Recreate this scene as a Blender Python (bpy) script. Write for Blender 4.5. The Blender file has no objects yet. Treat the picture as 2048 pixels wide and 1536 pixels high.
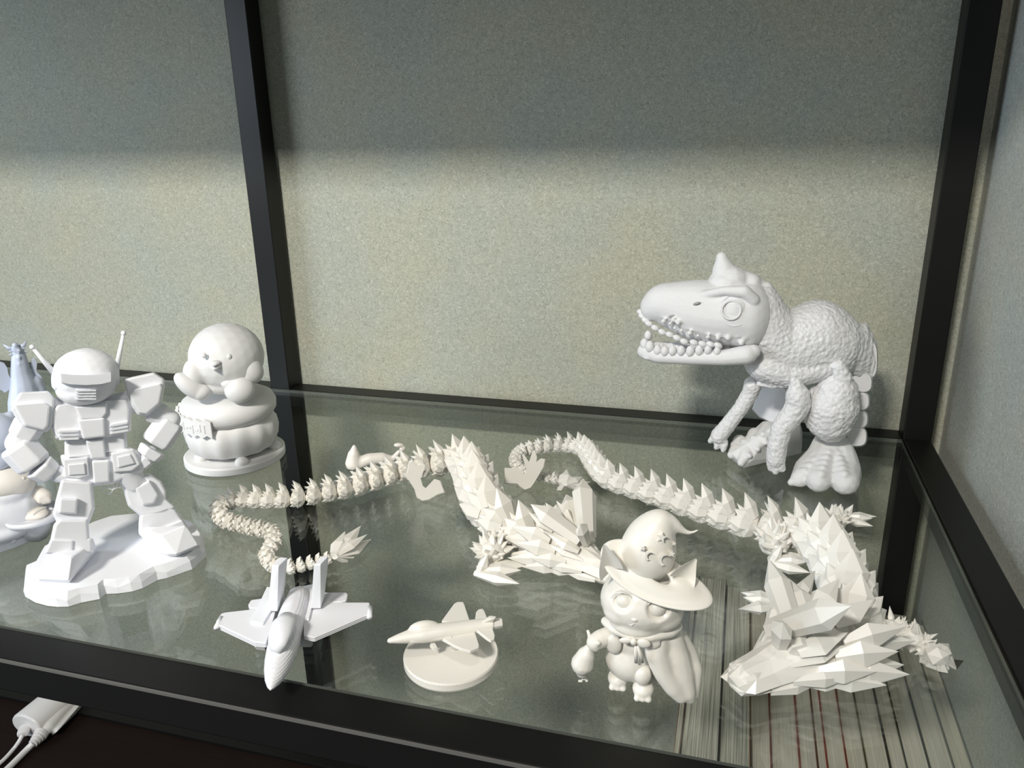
import bpy, bmesh, math, random
from mathutils import Vector, Matrix, noise
from mathutils.geometry import tessellate_polygon
random.seed(7)

# ------------------------------------------------------------------ camera, world, lights, exposure
HC = 0.36                       # camera height above the glass, metres; glass top is z = 0
FPX = 1588.3                    # focal length in pixels of the 2048 wide frame
YAW, PITCH, ROLL = 0.28108312, -0.32479202, -0.01942717
MR = Matrix.Rotation(YAW, 3, 'Z') @ Matrix.Rotation(math.pi / 2 + PITCH, 3, 'X') @ Matrix.Rotation(ROLL, 3, 'Z')
CAM = Vector((0, 0, HC))
scene = bpy.context.scene
cd = bpy.data.cameras.new('camera')
cd.sensor_fit = 'HORIZONTAL'; cd.sensor_width = 36.0; cd.lens = 36.0 * FPX / 2048.0
cd.clip_start = 0.01; cd.clip_end = 50
cam = bpy.data.objects.new('camera', cd); scene.collection.objects.link(cam)
cam.matrix_world = Matrix.Translation(CAM) @ MR.to_4x4()
scene.camera = cam

world = bpy.data.worlds.new('room_light'); scene.world = world; world.use_nodes = True
world.node_tree.nodes['Background'].inputs[0].default_value = (0.86, 0.95, 1.0, 1)
world.node_tree.nodes['Background'].inputs[1].default_value = 0.115

def area(name, loc, target, size, power, color, size_y=None):
    l = bpy.data.lights.new(name, 'AREA'); l.energy = power; l.color = color; l.size = size
    if size_y: l.shape = 'RECTANGLE'; l.size_y = size_y
    o = bpy.data.objects.new(name, l); scene.collection.objects.link(o)
    o.location = loc
    o.rotation_euler = (Vector(target) - Vector(loc)).to_track_quat('-Z', 'Y').to_euler()
    return o
area('ceiling_light', (-0.55, -1.15, 1.50), (-0.50, 0.97, 0.14), 0.30, 10.2, (1.0, 0.965, 0.885), 0.12).data.spread = math.radians(80)
area('window_light', (-2.05, -0.55, 0.62), (-0.6, 0.8, 0.05), 1.0, 24, (0.80, 0.90, 1.0), 0.9)
area('downlight', (0.10, -0.25, 1.70), (0.05, 0.5, 0.0), 0.12, 4.6, (1.0, 0.92, 0.82), 0.12)

scene.view_settings.view_transform = 'Standard'
scene.view_settings.look = 'None'
scene.view_settings.gamma = 1.0
scene.view_settings.use_curve_mapping = False
scene.view_settings.exposure = 0.0
scene.cycles.max_bounces = 10
scene.cycles.transparent_max_bounces = 16

# ------------------------------------------------------------------ pixel geometry
def ray(px, py): return MR @ Vector((px - 1024, 768 - py, -FPX))
def G(px, py, z=0.0):
    "the point at height z that the photograph shows at this pixel"
    d = ray(px, py); return CAM + d * ((z - HC) / d.z)

class Fig:
    "a figure standing at a spot: crop units (u, v) + depth d toward the viewer, become real points"
    def __init__(s, bx, by, ox, oy, sc, z=0.0):
        s.base = G(bx, by, z); s.ox, s.oy, s.sc = ox, oy, sc
        n = Vector((s.base.x, s.base.y, 0)); s.D = n.length; s.n = n.normalized()
        s.t = Vector((s.n.y, -s.n.x, 0))
        depth = (MR.transposed() @ (s.base - CAM)).z * -1
        s.m = depth / FPX / sc                       # metres per unit
    def px(s, u, v): return s.ox + u / s.sc, s.oy + v / s.sc
    def p(s, u, v, d=0.0):
        r = ray(*s.px(u, v)); h = Vector((r.x, r.y, 0)).dot(s.n)
        return CAM + r * ((s.D - d * s.m) / h)
    def g(s, u, v, z=0.0): return G(*s.px(u, v), z)

# ------------------------------------------------------------------ materials
def new_mat(name):
    m = bpy.data.materials.new(name); m.use_nodes = True
    nt = m.node_tree; return m, nt, nt.nodes['Principled BSDF']
def simple(name, col, rough=0.5, metal=0.0, spec=0.5):
    m, nt, b = new_mat(name)
    b.inputs['Base Color'].default_value = (*col, 1); b.inputs['Roughness'].default_value = rough
    b.inputs['Metallic'].default_value = metal; b.inputs['Specular IOR Level'].default_value = spec
    return m
def plastic(name, col, rough=0.42, line=0.0, line_scale=2600, sss=0.12):
    "printed plastic: fine horizontal layer lines as relief"
    m, nt, b = new_mat(name)
    b.inputs['Base Color'].default_value = (*col, 1); b.inputs['Roughness'].default_value = rough
    b.inputs['Subsurface Weight'].default_value = sss
    b.inputs['Subsurface Radius'].default_value = (0.004, 0.0035, 0.003)
    b.inputs['Subsurface Scale'].default_value = 0.6
    if line:
        tc = nt.nodes.new('ShaderNodeTexCoord'); w = nt.nodes.new('ShaderNodeTexWave')
        w.bands_direction = 'Z'; w.inputs['Scale'].default_value = line_scale / 6.28
        w.inputs['Distortion'].default_value = 0.3
        bp = nt.nodes.new('ShaderNodeBump'); bp.inputs['Strength'].default_value = line
        bp.inputs['Distance'].default_value = 0.0002
        nt.links.new(tc.outputs['Object'], w.inputs['Vector']); nt.links.new(w.outputs['Fac'], bp.inputs['Height'])
        nt.links.new(bp.outputs[0], b.inputs['Normal'])
    return m
def skin_mat(name, col, amt, scale):
    m = plastic(name, col, 0.5)
    nt = m.node_tree; b = nt.nodes['Principled BSDF']
    tc = nt.nodes.new('ShaderNodeTexCoord'); v = nt.nodes.new('ShaderNodeTexVoronoi'); v.inputs['Scale'].default_value = scale
    n = nt.nodes.new('ShaderNodeTexNoise'); n.inputs['Scale'].default_value = scale * 0.5; n.inputs['Detail'].default_value = 4
    add = nt.nodes.new('ShaderNodeMath'); add.operation = 'ADD'
    bp = nt.nodes.new('ShaderNodeBump'); bp.inputs['Strength'].default_value = amt; bp.inputs['Distance'].default_value = 0.0012
    nt.links.new(tc.outputs['Object'], v.inputs['Vector']); nt.links.new(tc.outputs['Object'], n.inputs['Vector'])
    nt.links.new(v.outputs['Distance'], add.inputs[0]); nt.links.new(n.outputs['Fac'], add.inputs[1])
    nt.links.new(add.outputs[0], bp.inputs['Height']); nt.links.new(bp.outputs[0], b.inputs['Normal'])
    return m
def wall_mat(name, tint):
    m, nt, b = new_mat(name)
    b.inputs['Roughness'].default_value = 0.85; b.inputs['Specular IOR Level'].default_value = 0.2
    tc = nt.nodes.new('ShaderNodeTexCoord')
    fine = nt.nodes.new('ShaderNodeTexNoise'); fine.inputs['Scale'].default_value = 330; fine.inputs['Detail'].default_value = 5
    fine.inputs['Distortion'].default_value = 1.6; fine.inputs['Roughness'].default_value = 0.62
    big = nt.nodes.new('ShaderNodeTexNoise'); big.inputs['Scale'].default_value = 9; big.inputs['Detail'].default_value = 5
    ra = nt.nodes.new('ShaderNodeValToRGB'); ra.color_ramp.elements[0].position = 0.30; ra.color_ramp.elements[1].position = 0.72
    ra.color_ramp.elements[0].color = (tint[0] * 0.64, tint[1] * 0.65, tint[2] * 0.64, 1)
    ra.color_ramp.elements[1].color = (tint[0] * 1.32, tint[1] * 1.30, tint[2] * 1.30, 1)
    rb = nt.nodes.new('ShaderNodeValToRGB'); rb.color_ramp.elements[0].position = 0.35; rb.color_ramp.elements[1].position = 0.65
    rb.color_ramp.elements[0].color = (0.95, 0.99, 1.03, 1); rb.color_ramp.elements[1].color = (1.03, 1.01, 0.96, 1)
    mx = nt.nodes.new('ShaderNodeMixRGB'); mx.blend_type = 'MULTIPLY'; mx.inputs[0].default_value = 1
    bp = nt.nodes.new('ShaderNodeBump'); bp.inputs['Strength'].default_value = 0.8; bp.inputs['Distance'].default_value = 0.0010
    L = nt.links.new
    L(tc.outputs['Object'], fine.inputs['Vector']); L(tc.outputs['Object'], big.inputs['Vector'])
    L(fine.outputs['Fac'], ra.inputs[0]); L(big.outputs['Fac'], rb.inputs[0])
    L(ra.outputs[0], mx.inputs[1]); L(rb.outputs[0], mx.inputs[2]); L(mx.outputs[0], b.inputs['Base Color'])
    L(fine.outputs['Fac'], bp.inputs['Height']); L(bp.outputs[0], b.inputs['Normal'])
    return m
def glass_mat():
    "clear float glass: straight-through view with a green tint plus mirror reflection that grows at grazing angles"
    m = bpy.data.materials.new('shelf_glass'); m.use_nodes = True; nt = m.node_tree
    nt.nodes.clear(); N = nt.nodes.new; L = nt.links.new
    out = N('ShaderNodeOutputMaterial'); tr = N('ShaderNodeBsdfTransparent'); gl = N('ShaderNodeBsdfGlossy')
    tr.inputs[0].default_value = (0.915, 0.925, 0.905, 1); gl.inputs['Roughness'].default_value = 0.0
    gl.inputs['Color'].default_value = (0.95, 1, 0.98, 1)
    lw = N('ShaderNodeLayerWeight'); lw.inputs['Blend'].default_value = 0.5
    pw = N('ShaderNodeMath'); pw.operation = 'POWER'; pw.inputs[1].default_value = 5
    ml = N('ShaderNodeMath'); ml.operation = 'MULTIPLY_ADD'; ml.inputs[1].default_value = 0.96; ml.inputs[2].default_value = 0.065
    mx = N('ShaderNodeMixShader')
    L(lw.outputs['Facing'], pw.inputs[0]); L(pw.outputs[0], ml.inputs[0]); L(ml.outputs[0], mx.inputs[0])
    L(tr.outputs[0], mx.inputs[1]); L(gl.outputs[0], mx.inputs[2]); L(mx.outputs[0], out.inputs[0])
    return m

M_COOL = plastic('cool_white_print', (0.87, 0.88, 0.93), 0.40, 0.25)
M_COOLS = plastic('cool_white_smooth', (0.81, 0.825, 0.88), 0.38)
M_LAYER = plastic('layered_white_print', (0.82, 0.82, 0.86), 0.40, 0.9, 1500)
M_MATTE = plastic('matte_white_print', (0.74, 0.735, 0.735), 0.6, 0.15)
M_IVORY = plastic('ivory_print', (0.80, 0.77, 0.71), 0.36, 0.0)
M_IVORY2 = plastic('pale_ivory_print', (0.80, 0.78, 0.735), 0.36, 0.0)
M_CREAM = plastic('cream_print', (0.80, 0.76, 0.71), 0.45, 0.0)
M_ICE = plastic('icy_blue_print', (0.62, 0.68, 0.83), 0.35, 0.0, sss=0.3)
M_SKIN = skin_mat('scaly_white_print', (0.75, 0.745, 0.755), 0.75, 260)
M_SKIN2 = plastic('rex_smooth_print', (0.76, 0.755, 0.765), 0.45, 0.6, 2600)
M_BLACK = simple('black_powder_coat', (0.006, 0.006, 0.0055), 0.42, 0, 0.28)
M_GLASS = glass_mat()
M_EDGE = simple('glass_edge', (0.085, 0.09, 0.08), 0.2)
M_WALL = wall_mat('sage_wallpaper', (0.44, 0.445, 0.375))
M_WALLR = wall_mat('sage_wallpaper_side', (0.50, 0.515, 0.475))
M_WHITEP = simple('white_plastic', (0.78, 0.76, 0.76), 0.32)

def wood_mat():
    m, nt, b = new_mat('dark_wood')
    tc = nt.nodes.new('ShaderNodeTexCoord'); mp = nt.nodes.new('ShaderNodeMapping'); mp.inputs['Scale'].default_value = (3, 60, 60)
    n = nt.nodes.new('ShaderNodeTexNoise'); n.inputs['Scale'].default_value = 6; n.inputs['Detail'].default_value = 6
    r = nt.nodes.new('ShaderNodeValToRGB'); r.color_ramp.elements[0].color = (0.006, 0.003, 0.002, 1); r.color_ramp.elements[1].color = (0.016, 0.008, 0.006, 1)
    L = nt.links.new
    L(tc.outputs['Object'], mp.inputs[0]); L(mp.outputs[0], n.inputs['Vector']); L(n.outputs['Fac'], r.inputs[0]); L(r.outputs[0], b.inputs['Base Color'])
    b.inputs['Roughness'].default_value = 0.7; b.inputs['Specular IOR Level'].default_value = 0.15
    return m
M_WOOD = wood_mat()

# ------------------------------------------------------------------ object helpers
col = scene.collection
def link_mesh(name, bm, mat, parent=None, origin=None, smooth=False, kind=None):
    me = bpy.data.meshes.new(name)
    if origin is None: origin = parent.location.copy() if parent is not None and parent.parent is None else Vector((0, 0, 0))
    if origin is not None: bmesh.ops.translate(bm, verts=bm.verts, vec=-Vector(origin))
    bmesh.ops.recalc_face_normals(bm, faces=bm.faces)
    bm.to_mesh(me); bm.free()
    me.materials.append(mat)
    if smooth:
        for f in me.polygons: f.use_smooth = True
    o = bpy.data.objects.new(name, me); col.objects.link(o)
    if parent is not None: o.parent = parent
    else: o.location = origin
    if kind: o['kind'] = kind
    return o
def sub_mesh(name, bm, mat, part, root, smooth=False):
    "a sub-part: child of a part whose own origin is the thing's origin"
    return link_mesh(name, bm, mat, part, root.location.copy(), smooth)
def thing(name, label, cat, loc, group=None):
    o = bpy.data.objects.new(name, None); col.objects.link(o); o.location = loc
    o.empty_display_size = 0.01
    o['label'] = label; o['category'] = cat
    if group: o['group'] = group
    return o
def tag(o, label, cat, group=None):
    o['label'] = label; o['category'] = cat
    if group: o['group'] = group
def bevel(o, w, seg=2, angle=0.6):
    m = o.modifiers.new('bevel', 'BEVEL'); m.width = w; m.segments = seg; m.limit_method = 'ANGLE'; m.angle_limit = angle
    return o
def bake(o):
    "turn the modifiers into plain mesh"
    dg = bpy.context.evaluated_depsgraph_get(); dg.update()
    me = bpy.data.meshes.new_from_object(o.evaluated_get(dg))
    old = o.data; o.modifiers.clear(); o.data = me; me.name = o.name
    bpy.data.meshes.remove(old)
def fuse(o, voxel, smooth=6, disp=None, fac=0.5):
    "melt overlapping shapes into one continuous skin"
    r = o.modifiers.new('fuse', 'REMESH'); r.mode = 'VOXEL'; r.voxel_size = voxel; r.use_smooth_shade = True
    if smooth:
        s = o.modifiers.new('smooth', 'SMOOTH'); s.factor = fac; s.iterations = smooth
    bake(o)
    if disp:
        amp, f1, mask = disp
        me = o.data; loc = o.location if o.parent is None else o.parent.location
        nor = [v.normal.copy() for v in me.vertices]
        for v, n in zip(me.vertices, nor):
            q = (v.co + loc) * f1
            a = noise.noise(q) + 0.5 * noise.noise(q * 2.1) + 0.6 * (0.5 - noise.voronoi(q * 0.9)[0][0])
            k = mask(v.co + loc) if mask else 1
            v.co += n * (a * amp * k)
    for f in o.data.polygons: f.use_smooth = True
    return o
def box(bm, x0, x1, y0, y1, z0, z1):
    vs = [bm.verts.new((x, y, z)) for x in (x0, x1) for y in (y0, y1) for z in (z0, z1)]
    for q in ((0, 1, 3, 2), (4, 6, 7, 5), (0, 4, 5, 1), (2, 3, 7, 6), (0, 2, 6, 4), (1, 5, 7, 3)):
        bm.faces.new([vs[i] for i in q])
def ball(bm, c, r, sub=3, axes=None):
    "ellipsoid: r a float or three radii along axes"
    res = bmesh.ops.create_icosphere(bm, subdivisions=sub, radius=1.0)
    if isinstance(r, (int, float)): r = (r, r, r)
    ax = axes or (Vector((1, 0, 0)), Vector((0, 1, 0)), Vector((0, 0, 1)))
    for v in res['verts']:
        q = v.co.copy(); v.co = Vector(c) + ax[0] * (q.x * r[0]) + ax[1] * (q.y * r[1]) + ax[2] * (q.z * r[2])
    return res['verts']
def ring(c, d, r, n=12, ref=Vector((0, 0, 1)), flat=1.0, ph=0.0):
    d = d.normalized()
    a = d.cross(ref)
    if a.length < 1e-3: a = d.cross(Vector((1, 0, 0)))
    a.normalize(); b = a.cross(d).normalized()
    return [c + a * (math.cos(ph + 2 * math.pi * i / n) * r) + b * (math.sin(ph + 2 * math.pi * i / n) * r * flat) for i in range(n)]
def tube(bm, pts, radii, n=12, ref=Vector((0, 0, 1)), flat=1.0, cap=True, ends=False):
    "tapered tube through pts"
    rings = []
    for i, p in enumerate(pts):
        a = pts[max(i - 1, 0)]; b = pts[min(i + 1, len(pts) - 1)]
        d = (b - a) if (b - a).length > 1e-9 else Vector((0, 0, 1))
        rings.append([bm.verts.new(q) for q in ring(p, d, max(radii[i], 1e-5), n, ref, flat)])
    for A, B in zip(rings, rings[1:]):
        for i in range(n): bm.faces.new((A[i], A[(i + 1) % n], B[(i + 1) % n], B[i]))
    if cap: bm.faces.new(list(reversed(rings[0]))); bm.faces.new(rings[-1])
    if ends:
        ball(bm, pts[0], radii[0], 2); ball(bm, pts[-1], radii[-1], 2)
def chain(bm, pts, radii, n=12):
    "capsules with round joints, meant to be fused"
    for i in range(len(pts) - 1): tube(bm, [pts[i], pts[i + 1]], [radii[i], radii[i + 1]], n)
    for p, r in zip(pts, radii): ball(bm, p, r, 2)
def hull(bm, pts):
    vs = [bm.verts.new(p) for p in pts]
    r = bmesh.ops.convex_hull(bm, input=vs)
    junk = [e for e in set(r['geom_interior']) | set(r['geom_unused']) if isinstance(e, bmesh.types.BMVert) and e.is_valid]
    bmesh.ops.delete(bm, geom=list(set(junk)), context='VERTS')
def crystal(bm, base, d, L, w, side=None, flat=0.55, n=6, peak=0.5, foot=0.6):
    "one pointed faceted crystal"
    d = d.normalized()
    side = side or d.cross(Vector((0, 0, 1)))
    if side.length < 1e-4: side = Vector((1, 0, 0))
    side = (side - d * side.dot(d)).normalized(); oth = d.cross(side).normalized()
    def rg(c, r): return [bm.verts.new(c + side * (math.cos(2 * math.pi * i / n) * r) + oth * (math.sin(2 * math.pi * i / n) * r * flat)) for i in range(n)]
    A = rg(base, w * foot); B = rg(base + d * L * peak, w); t = bm.verts.new(base + d * L)
    for i in range(n):
        j = (i + 1) % n
        bm.faces.new((A[i], A[j], B[j], B[i])); bm.faces.new((B[i], B[j], t))
    bm.faces.new(list(reversed(A)))
def catmull(P, n=12):
    out = []
    Q = [P[0] * 2 - P[1]] + list(P) + [P[-1] * 2 - P[-2]]
    for i in range(1, len(Q) - 2):
        a, b, c, d = Q[i - 1], Q[i], Q[i + 1], Q[i + 2]
        for k in range(n):
            t = k / n
            out.append(0.5 * ((2 * b) + (c - a) * t + (2 * a - 5 * b + 4 * c - d) * t * t + (3 * b - a - 3 * c + d) * t ** 3))
    out.append(Q[-2]); return out

# ------------------------------------------------------------------ the setting
def structure(name, bm, mat, **k):
    o = link_mesh(name, bm, mat, None, Vector((0, 0, 0)), **k); o['kind'] = 'structure'; return o
TABLE_Z = -0.545
bm = bmesh.new(); box(bm, -2.2, 0.245, 0.970, 0.990, TABLE_Z, 1.5); structure('wall_back', bm, M_WALL)
bm = bmesh.new(); box(bm, 0.245, 0.265, -0.6, 0.990, TABLE_Z, 1.5); structure('wall_right', bm, M_WALLR)
bm = bmesh.new(); box(bm, -2.2, 0.265, 0.10, 0.990, TABLE_Z - 0.03, TABLE_Z)
o = structure('floor', bm, M_WOOD)
bm = bmesh.new(); box(bm, -2.2, -0.05, 0.812, 0.850, TABLE_Z, TABLE_Z + 0.006); bevel(structure('trim_1', bm, M_BLACK), 0.0008)

# the black shelf frame: posts and rails are its parts
T = 0.030
frame = thing('shelf_frame', 'black square-tube metal shelving frame standing against the sage wallpaper', 'shelf', (-0.2, 0.95, TABLE_Z))
def tube_part(name, x0, x1, y0, y1, z0, z1, w=0.0012):
    bm = bmesh.new(); box(bm, x0, x1, y0, y1, z0, z1); return bevel(link_mesh(name, bm, M_BLACK, frame), w, 2)
UZ = 0.645
for (x, y) in ((-0.627, 0.934), (0.197, 0.934), (-1.455, 0.934), (0.197, 0.357), (-1.455, 0.357)):
    tube_part('post', x, x + T, y, y + T, TABLE_Z, UZ + 0.03)
tube_part('back_rail', -1.425, -0.627, 0.9345, 0.9635, -0.026, 0.0)
tube_part('back_rail', -0.597, 0.197, 0.9345, 0.9635, -0.026, 0.0)
tube_part('side_rail', 0.1975, 0.2265, 0.387, 0.934, -0.026, 0.0005)
tube_part('front_beam', -1.425, 0.197, 0.357, 0.387, -0.030, -0.001, 0.0016)
tube_part('front_beam', -1.425, 0.197, 0.357, 0.387, UZ, UZ + 0.03, 0.0016)
tube_part('upper_shelf_board', -1.425, 0.197, 0.387, 0.934, UZ + 0.005, UZ + 0.025)

bm = bmesh.new(); box(bm, -1.425, 0.197, 0.3556, 0.3572, -0.0030, -0.0010); o = link_mesh('edge_highlight', bm, simple('edge_highlight_grey', (0.12, 0.117, 0.11), 0.4), frame); o['label'] = 'thin grey strip standing in for the highlight along the front beam edge'  # lighter grey strip paints in the highlight on the beam's top front edge

# glass shelf
bm = bmesh.new(); box(bm, -1.424, 0.1955, 0.3875, 0.933, -0.0045, 0.0)
gl = link_mesh('glass_shelf', bm, M_GLASS, None, Vector((-0.6, 0.66, -0.0045)))
gl.data.materials.append(M_EDGE)
for f in gl.data.polygons:
    if abs(f.normal.z) < 0.5: f.material_index = 1
tag(gl, 'clear glass shelf panel held in the black frame under the figurines', 'glass shelf')

# ------------------------------------------------------------------ books on the surface below the glass
def page_mat(name, c, line):
    m, nt, b = new_mat(name)
    tc = nt.nodes.new('ShaderNodeTexCoord'); mp = nt.nodes.new('ShaderNodeMapping'); mp.inputs['Scale'].default_value = (1, 0.012, 0.012)
    n = nt.nodes.new('ShaderNodeTexNoise'); n.inputs['Scale'].default_value = 700; n.inputs['Detail'].default_value = 3
    r = nt.nodes.new('ShaderNodeValToRGB'); r.color_ramp.elements[0].position = 0.36; r.color_ramp.elements[1].position = 0.6
    r.color_ramp.elements[0].color = (c[0] * line, c[1] * line, c[2] * line, 1); r.color_ramp.elements[1].color = (*c, 1)
    L = nt.links.new
    L(tc.outputs['Object'], mp.inputs[0]); L(mp.outputs[0], n.inputs['Vector']); L(n.outputs['Fac'], r.inputs[0]); L(r.outputs[0], b.inputs['Base Color'])
    b.inputs['Roughness'].default_value = 0.8
    return m
PG = page_mat('striped_pages', (0.74, 0.72, 0.65), 0.45)
PG2 = page_mat('smooth_pages', (0.80, 0.75, 0.67), 0.8)
def cov(name, c): return simple(name, c, 0.5)
C_BROWN = cov('brown_cover', (0.20, 0.075, 0.04)); C_RED = cov('red_cover', (0.34, 0.07, 0.045)); C_DARK = cov('dark_cover', (0.035, 0.03, 0.028))
C_GREY = cov('grey_cover', (0.24, 0.24, 0.22)); C_TAN = cov('tan_cover', (0.30, 0.18, 0.11)); C_OLIVE = cov('olive_cover', (0.20, 0.19, 0.12))
edges = [1345, 1359, 1437, 1501, 1542, 1599, 1634, 1653, 1692, 1730, 1777, 1809, 1854, 1902, 1938, 1974]
info = [('thin brown book leaning at the left end of the row under the glass', C_BROWN, C_BROWN, PG, -0.207),
        ('thick book with coarse grey page edges, second from the left end of the row', C_DARK, C_DARK, PG, -0.205),
        ('grey-paged thick book under the nose of the right dragon, third in the row', C_DARK, C_TAN, PG, -0.206),
        ('cream-paged book with tan cover, fourth from the left end of the row', C_TAN, C_RED, PG2, -0.214),
        ('cream book with red cover edges, fifth from the left end of the row', C_RED, C_RED, PG2, -0.219),
        ('cream book between two red edges, sixth from the left end of the row', C_RED, C_BROWN, PG2, -0.219),
        ('very thin book with dark red edges, seventh in the row', C_BROWN, C_RED, PG2, -0.220),
        ('pale book just left of the rightmost red cover edge', C_RED, C_RED, PG2, -0.219),
        ('greyish book just right of the rightmost red cover edge', C_RED, C_OLIVE, PG2, -0.221),
        ('olive-edged book, seventh from the right end of the row', C_OLIVE, C_DARK, PG2, -0.222),
        ('slim dark-edged book, sixth from the right end of the row', C_DARK, C_OLIVE, PG2, -0.220),
        ('dark-edged book below the dangling right claw, fifth from the right end', C_DARK, C_DARK, PG2, -0.221),
        ('pale book with grey edges, fourth from the right end of the row', C_DARK, C_GREY, PG2, -0.220),
        ('pale grey-edged book, third from the right end of the row', C_GREY, C_GREY, PG2, -0.224),
        ('grey-edged book next to the outermost one at the right wall', C_GREY, C_GREY, PG2, -0.224)]
for i, (lab, ca, cb, pg, zt) in enumerate(info):
    x0 = G(edges[i], 1514, zt).x; x1 = G(edges[i + 1], 1514, zt).x
    # the row fans out slightly; keep neighbours clear of each other
    x0 += 0.0003; x1 -= 0.0003
    t = 0.0006 if x1 - x0 < 0.02 else 0.0009
    yb = 0.915 + 0.006 * math.sin(i * 2.3); yf = 0.582 + 0.004 * math.cos(i * 3.1)
    b = thing('book', lab, 'book', ((x0 + x1) / 2, (yb + yf) / 2, TABLE_Z), 'books standing in a row under the glass')
    bm = bmesh.new(); box(bm, x0, x0 + t, yf, yb, TABLE_Z, zt); link_mesh('cover', bm, ca, b)
    bm = bmesh.new(); box(bm, x1 - t, x1, yf, yb, TABLE_Z, zt); link_mesh('cover', bm, cb, b)
    bm = bmesh.new(); box(bm, x0 + t, x1 - t, yf, yf + 0.0015, TABLE_Z, zt); link_mesh('spine', bm, cb, b)
    bm = bmesh.new(); box(bm, x0 + t, x1 - t, yf + 0.0015, yb - 0.002, TABLE_Z + 0.002, zt - 0.0012); link_mesh('page_block', bm, pg, b)

# ------------------------------------------------------------------ crystal dragons
def segment_mesh(seed, big=1.0, mat=None):
    "one link of the body, unit size: x forward (to the head), z up, resting on z = -0.86"
    rnd = random.Random(seed); bm = bmesh.new()
    vs = ball(bm, (0, 0, 0), (0.74, 0.92, 0.88), 2)
    for v in vs:
        v.co *= 1 + rnd.uniform(-0.07, 0.07)
        if v.co.z < -0.84: v.co.z = -0.84
    X, Y, Z = Vector((1, 0, 0)), Vector((0, 1, 0)), Vector((0, 0, 1))
    def sp(a, x, L, w, lean, lift=0.62, flat=0.5):
        r = math.radians(a); rad = Y * math.sin(r) + Z * math.cos(r); tan = Y * math.cos(r) - Z * math.sin(r)
        j = rnd.uniform(-0.06, 0.06)
        crystal(bm, rad * lift + X * x, rad * (1 - lean) - X * (lean + j) + tan * j, L, w, tan, flat, 6, 0.46, 0.72)
    sp(0, 0.44, 1.58 * big, 0.62, 0.36, 0.50, 0.50)
    for s in (-1, 1):
        sp(22 * s, 0.12, 1.02 * big, 0.22, 0.44, 0.6)
        sp(40 * s, 0.36, 1.16 * big, 0.40, 0.50, 0.6)
        sp(56 * s, 0.02, 0.92 * big, 0.26, 0.56, 0.6)
        sp(70 * s, 0.40, 1.30 * big, 0.50, 0.60, 0.55)
        sp(90 * s, 0.12, 1.00 * big, 0.40, 0.66, 0.6)
        sp(110 * s, 0.38, 1.10 * big, 0.42, 0.78, 0.60)
        sp(124 * s, -0.05, 0.85 * big, 0.32, 0.80, 0.62)
    # the ball that hooks into the next link
    ball(bm, (0.86, 0, -0.1), (0.34, 0.30, 0.34), 1)
    for v in bm.verts:
        if v.co.z < -0.86: v.co.z = -0.86
    me = bpy.data.meshes.new('body_segment'); bmesh.ops.recalc_face_normals(bm, faces=bm.faces); bm.to_mesh(me); bm.free()
    me.materials.append(mat); return me

def dragon_body(root, path, mat, pitchf=1.32):
    "path: (px, py, r) from tail tip to neck; r is the core radius in metres"
    P = []; R = []
    for (a, b, r) in path: P.append(G(a, b, r * 0.95)); R.append(Vector((r, 0, 0)))
    C = catmull(P, 24); RR = [v.x for v in catmull(R, 24)]
    kinds = [segment_mesh(s, 1.0, mat) for s in (1, 2, 3)]
    smallk = [segment_mesh(s, 0.82, mat) for s in (4, 5)]
    out = []; acc = 0.0; need = 0.0
    for i in range(1, len(C)):
        acc += (C[i] - C[i - 1]).length
        if acc >= need:
            r = RR[i]; d = C[min(i + 6, len(C) - 1)] - C[max(i - 6, 0)]; d.z = 0
            me = (smallk if r < 0.0085 else kinds)[len(out) % 2 if r < 0.0085 else len(out) % 3]
            o = bpy.data.objects.new('body_segment', me); col.objects.link(o); o.parent = root
            loc = C[i].copy(); loc.z = r * 0.93
            o.location = loc - root.location
            o.rotation_euler = (random.uniform(-0.05, 0.05), 0, math.atan2(d.y, d.x))
            o.scale = (r * 0.92, r, r)
            out.append((loc, d.normalized(), r))
            acc = 0.0; need = r * pitchf
    return out

def crystal_cluster(root, name, mat, base, items):
    "items: (pixel x, pixel y, length, width) — crystals from base toward the pixel"
    bm = bmesh.new()
    for (px, py, L, w) in items:
        crystal(bm, base, toward(base, px, py, L), L, w, None, 0.6, 6, 0.45, 0.5)
    for v in bm.verts: v.co.z = max(v.co.z, 0.0008)
    return link_mesh(name, bm, mat, root)
def toward(base, px, py, L, near=False):
    "direction from base to a point at distance L that the photo shows at this pixel"
    d = ray(px, py).normalized(); oc = CAM - base
    b = d.dot(oc); c = oc.length_squared - L * L; disc = b * b - c
    t = -b + (0 if disc < 0 else (-math.sqrt(disc) if near else math.sqrt(disc)))
    q = CAM + d * t
    return (q - base)

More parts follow.
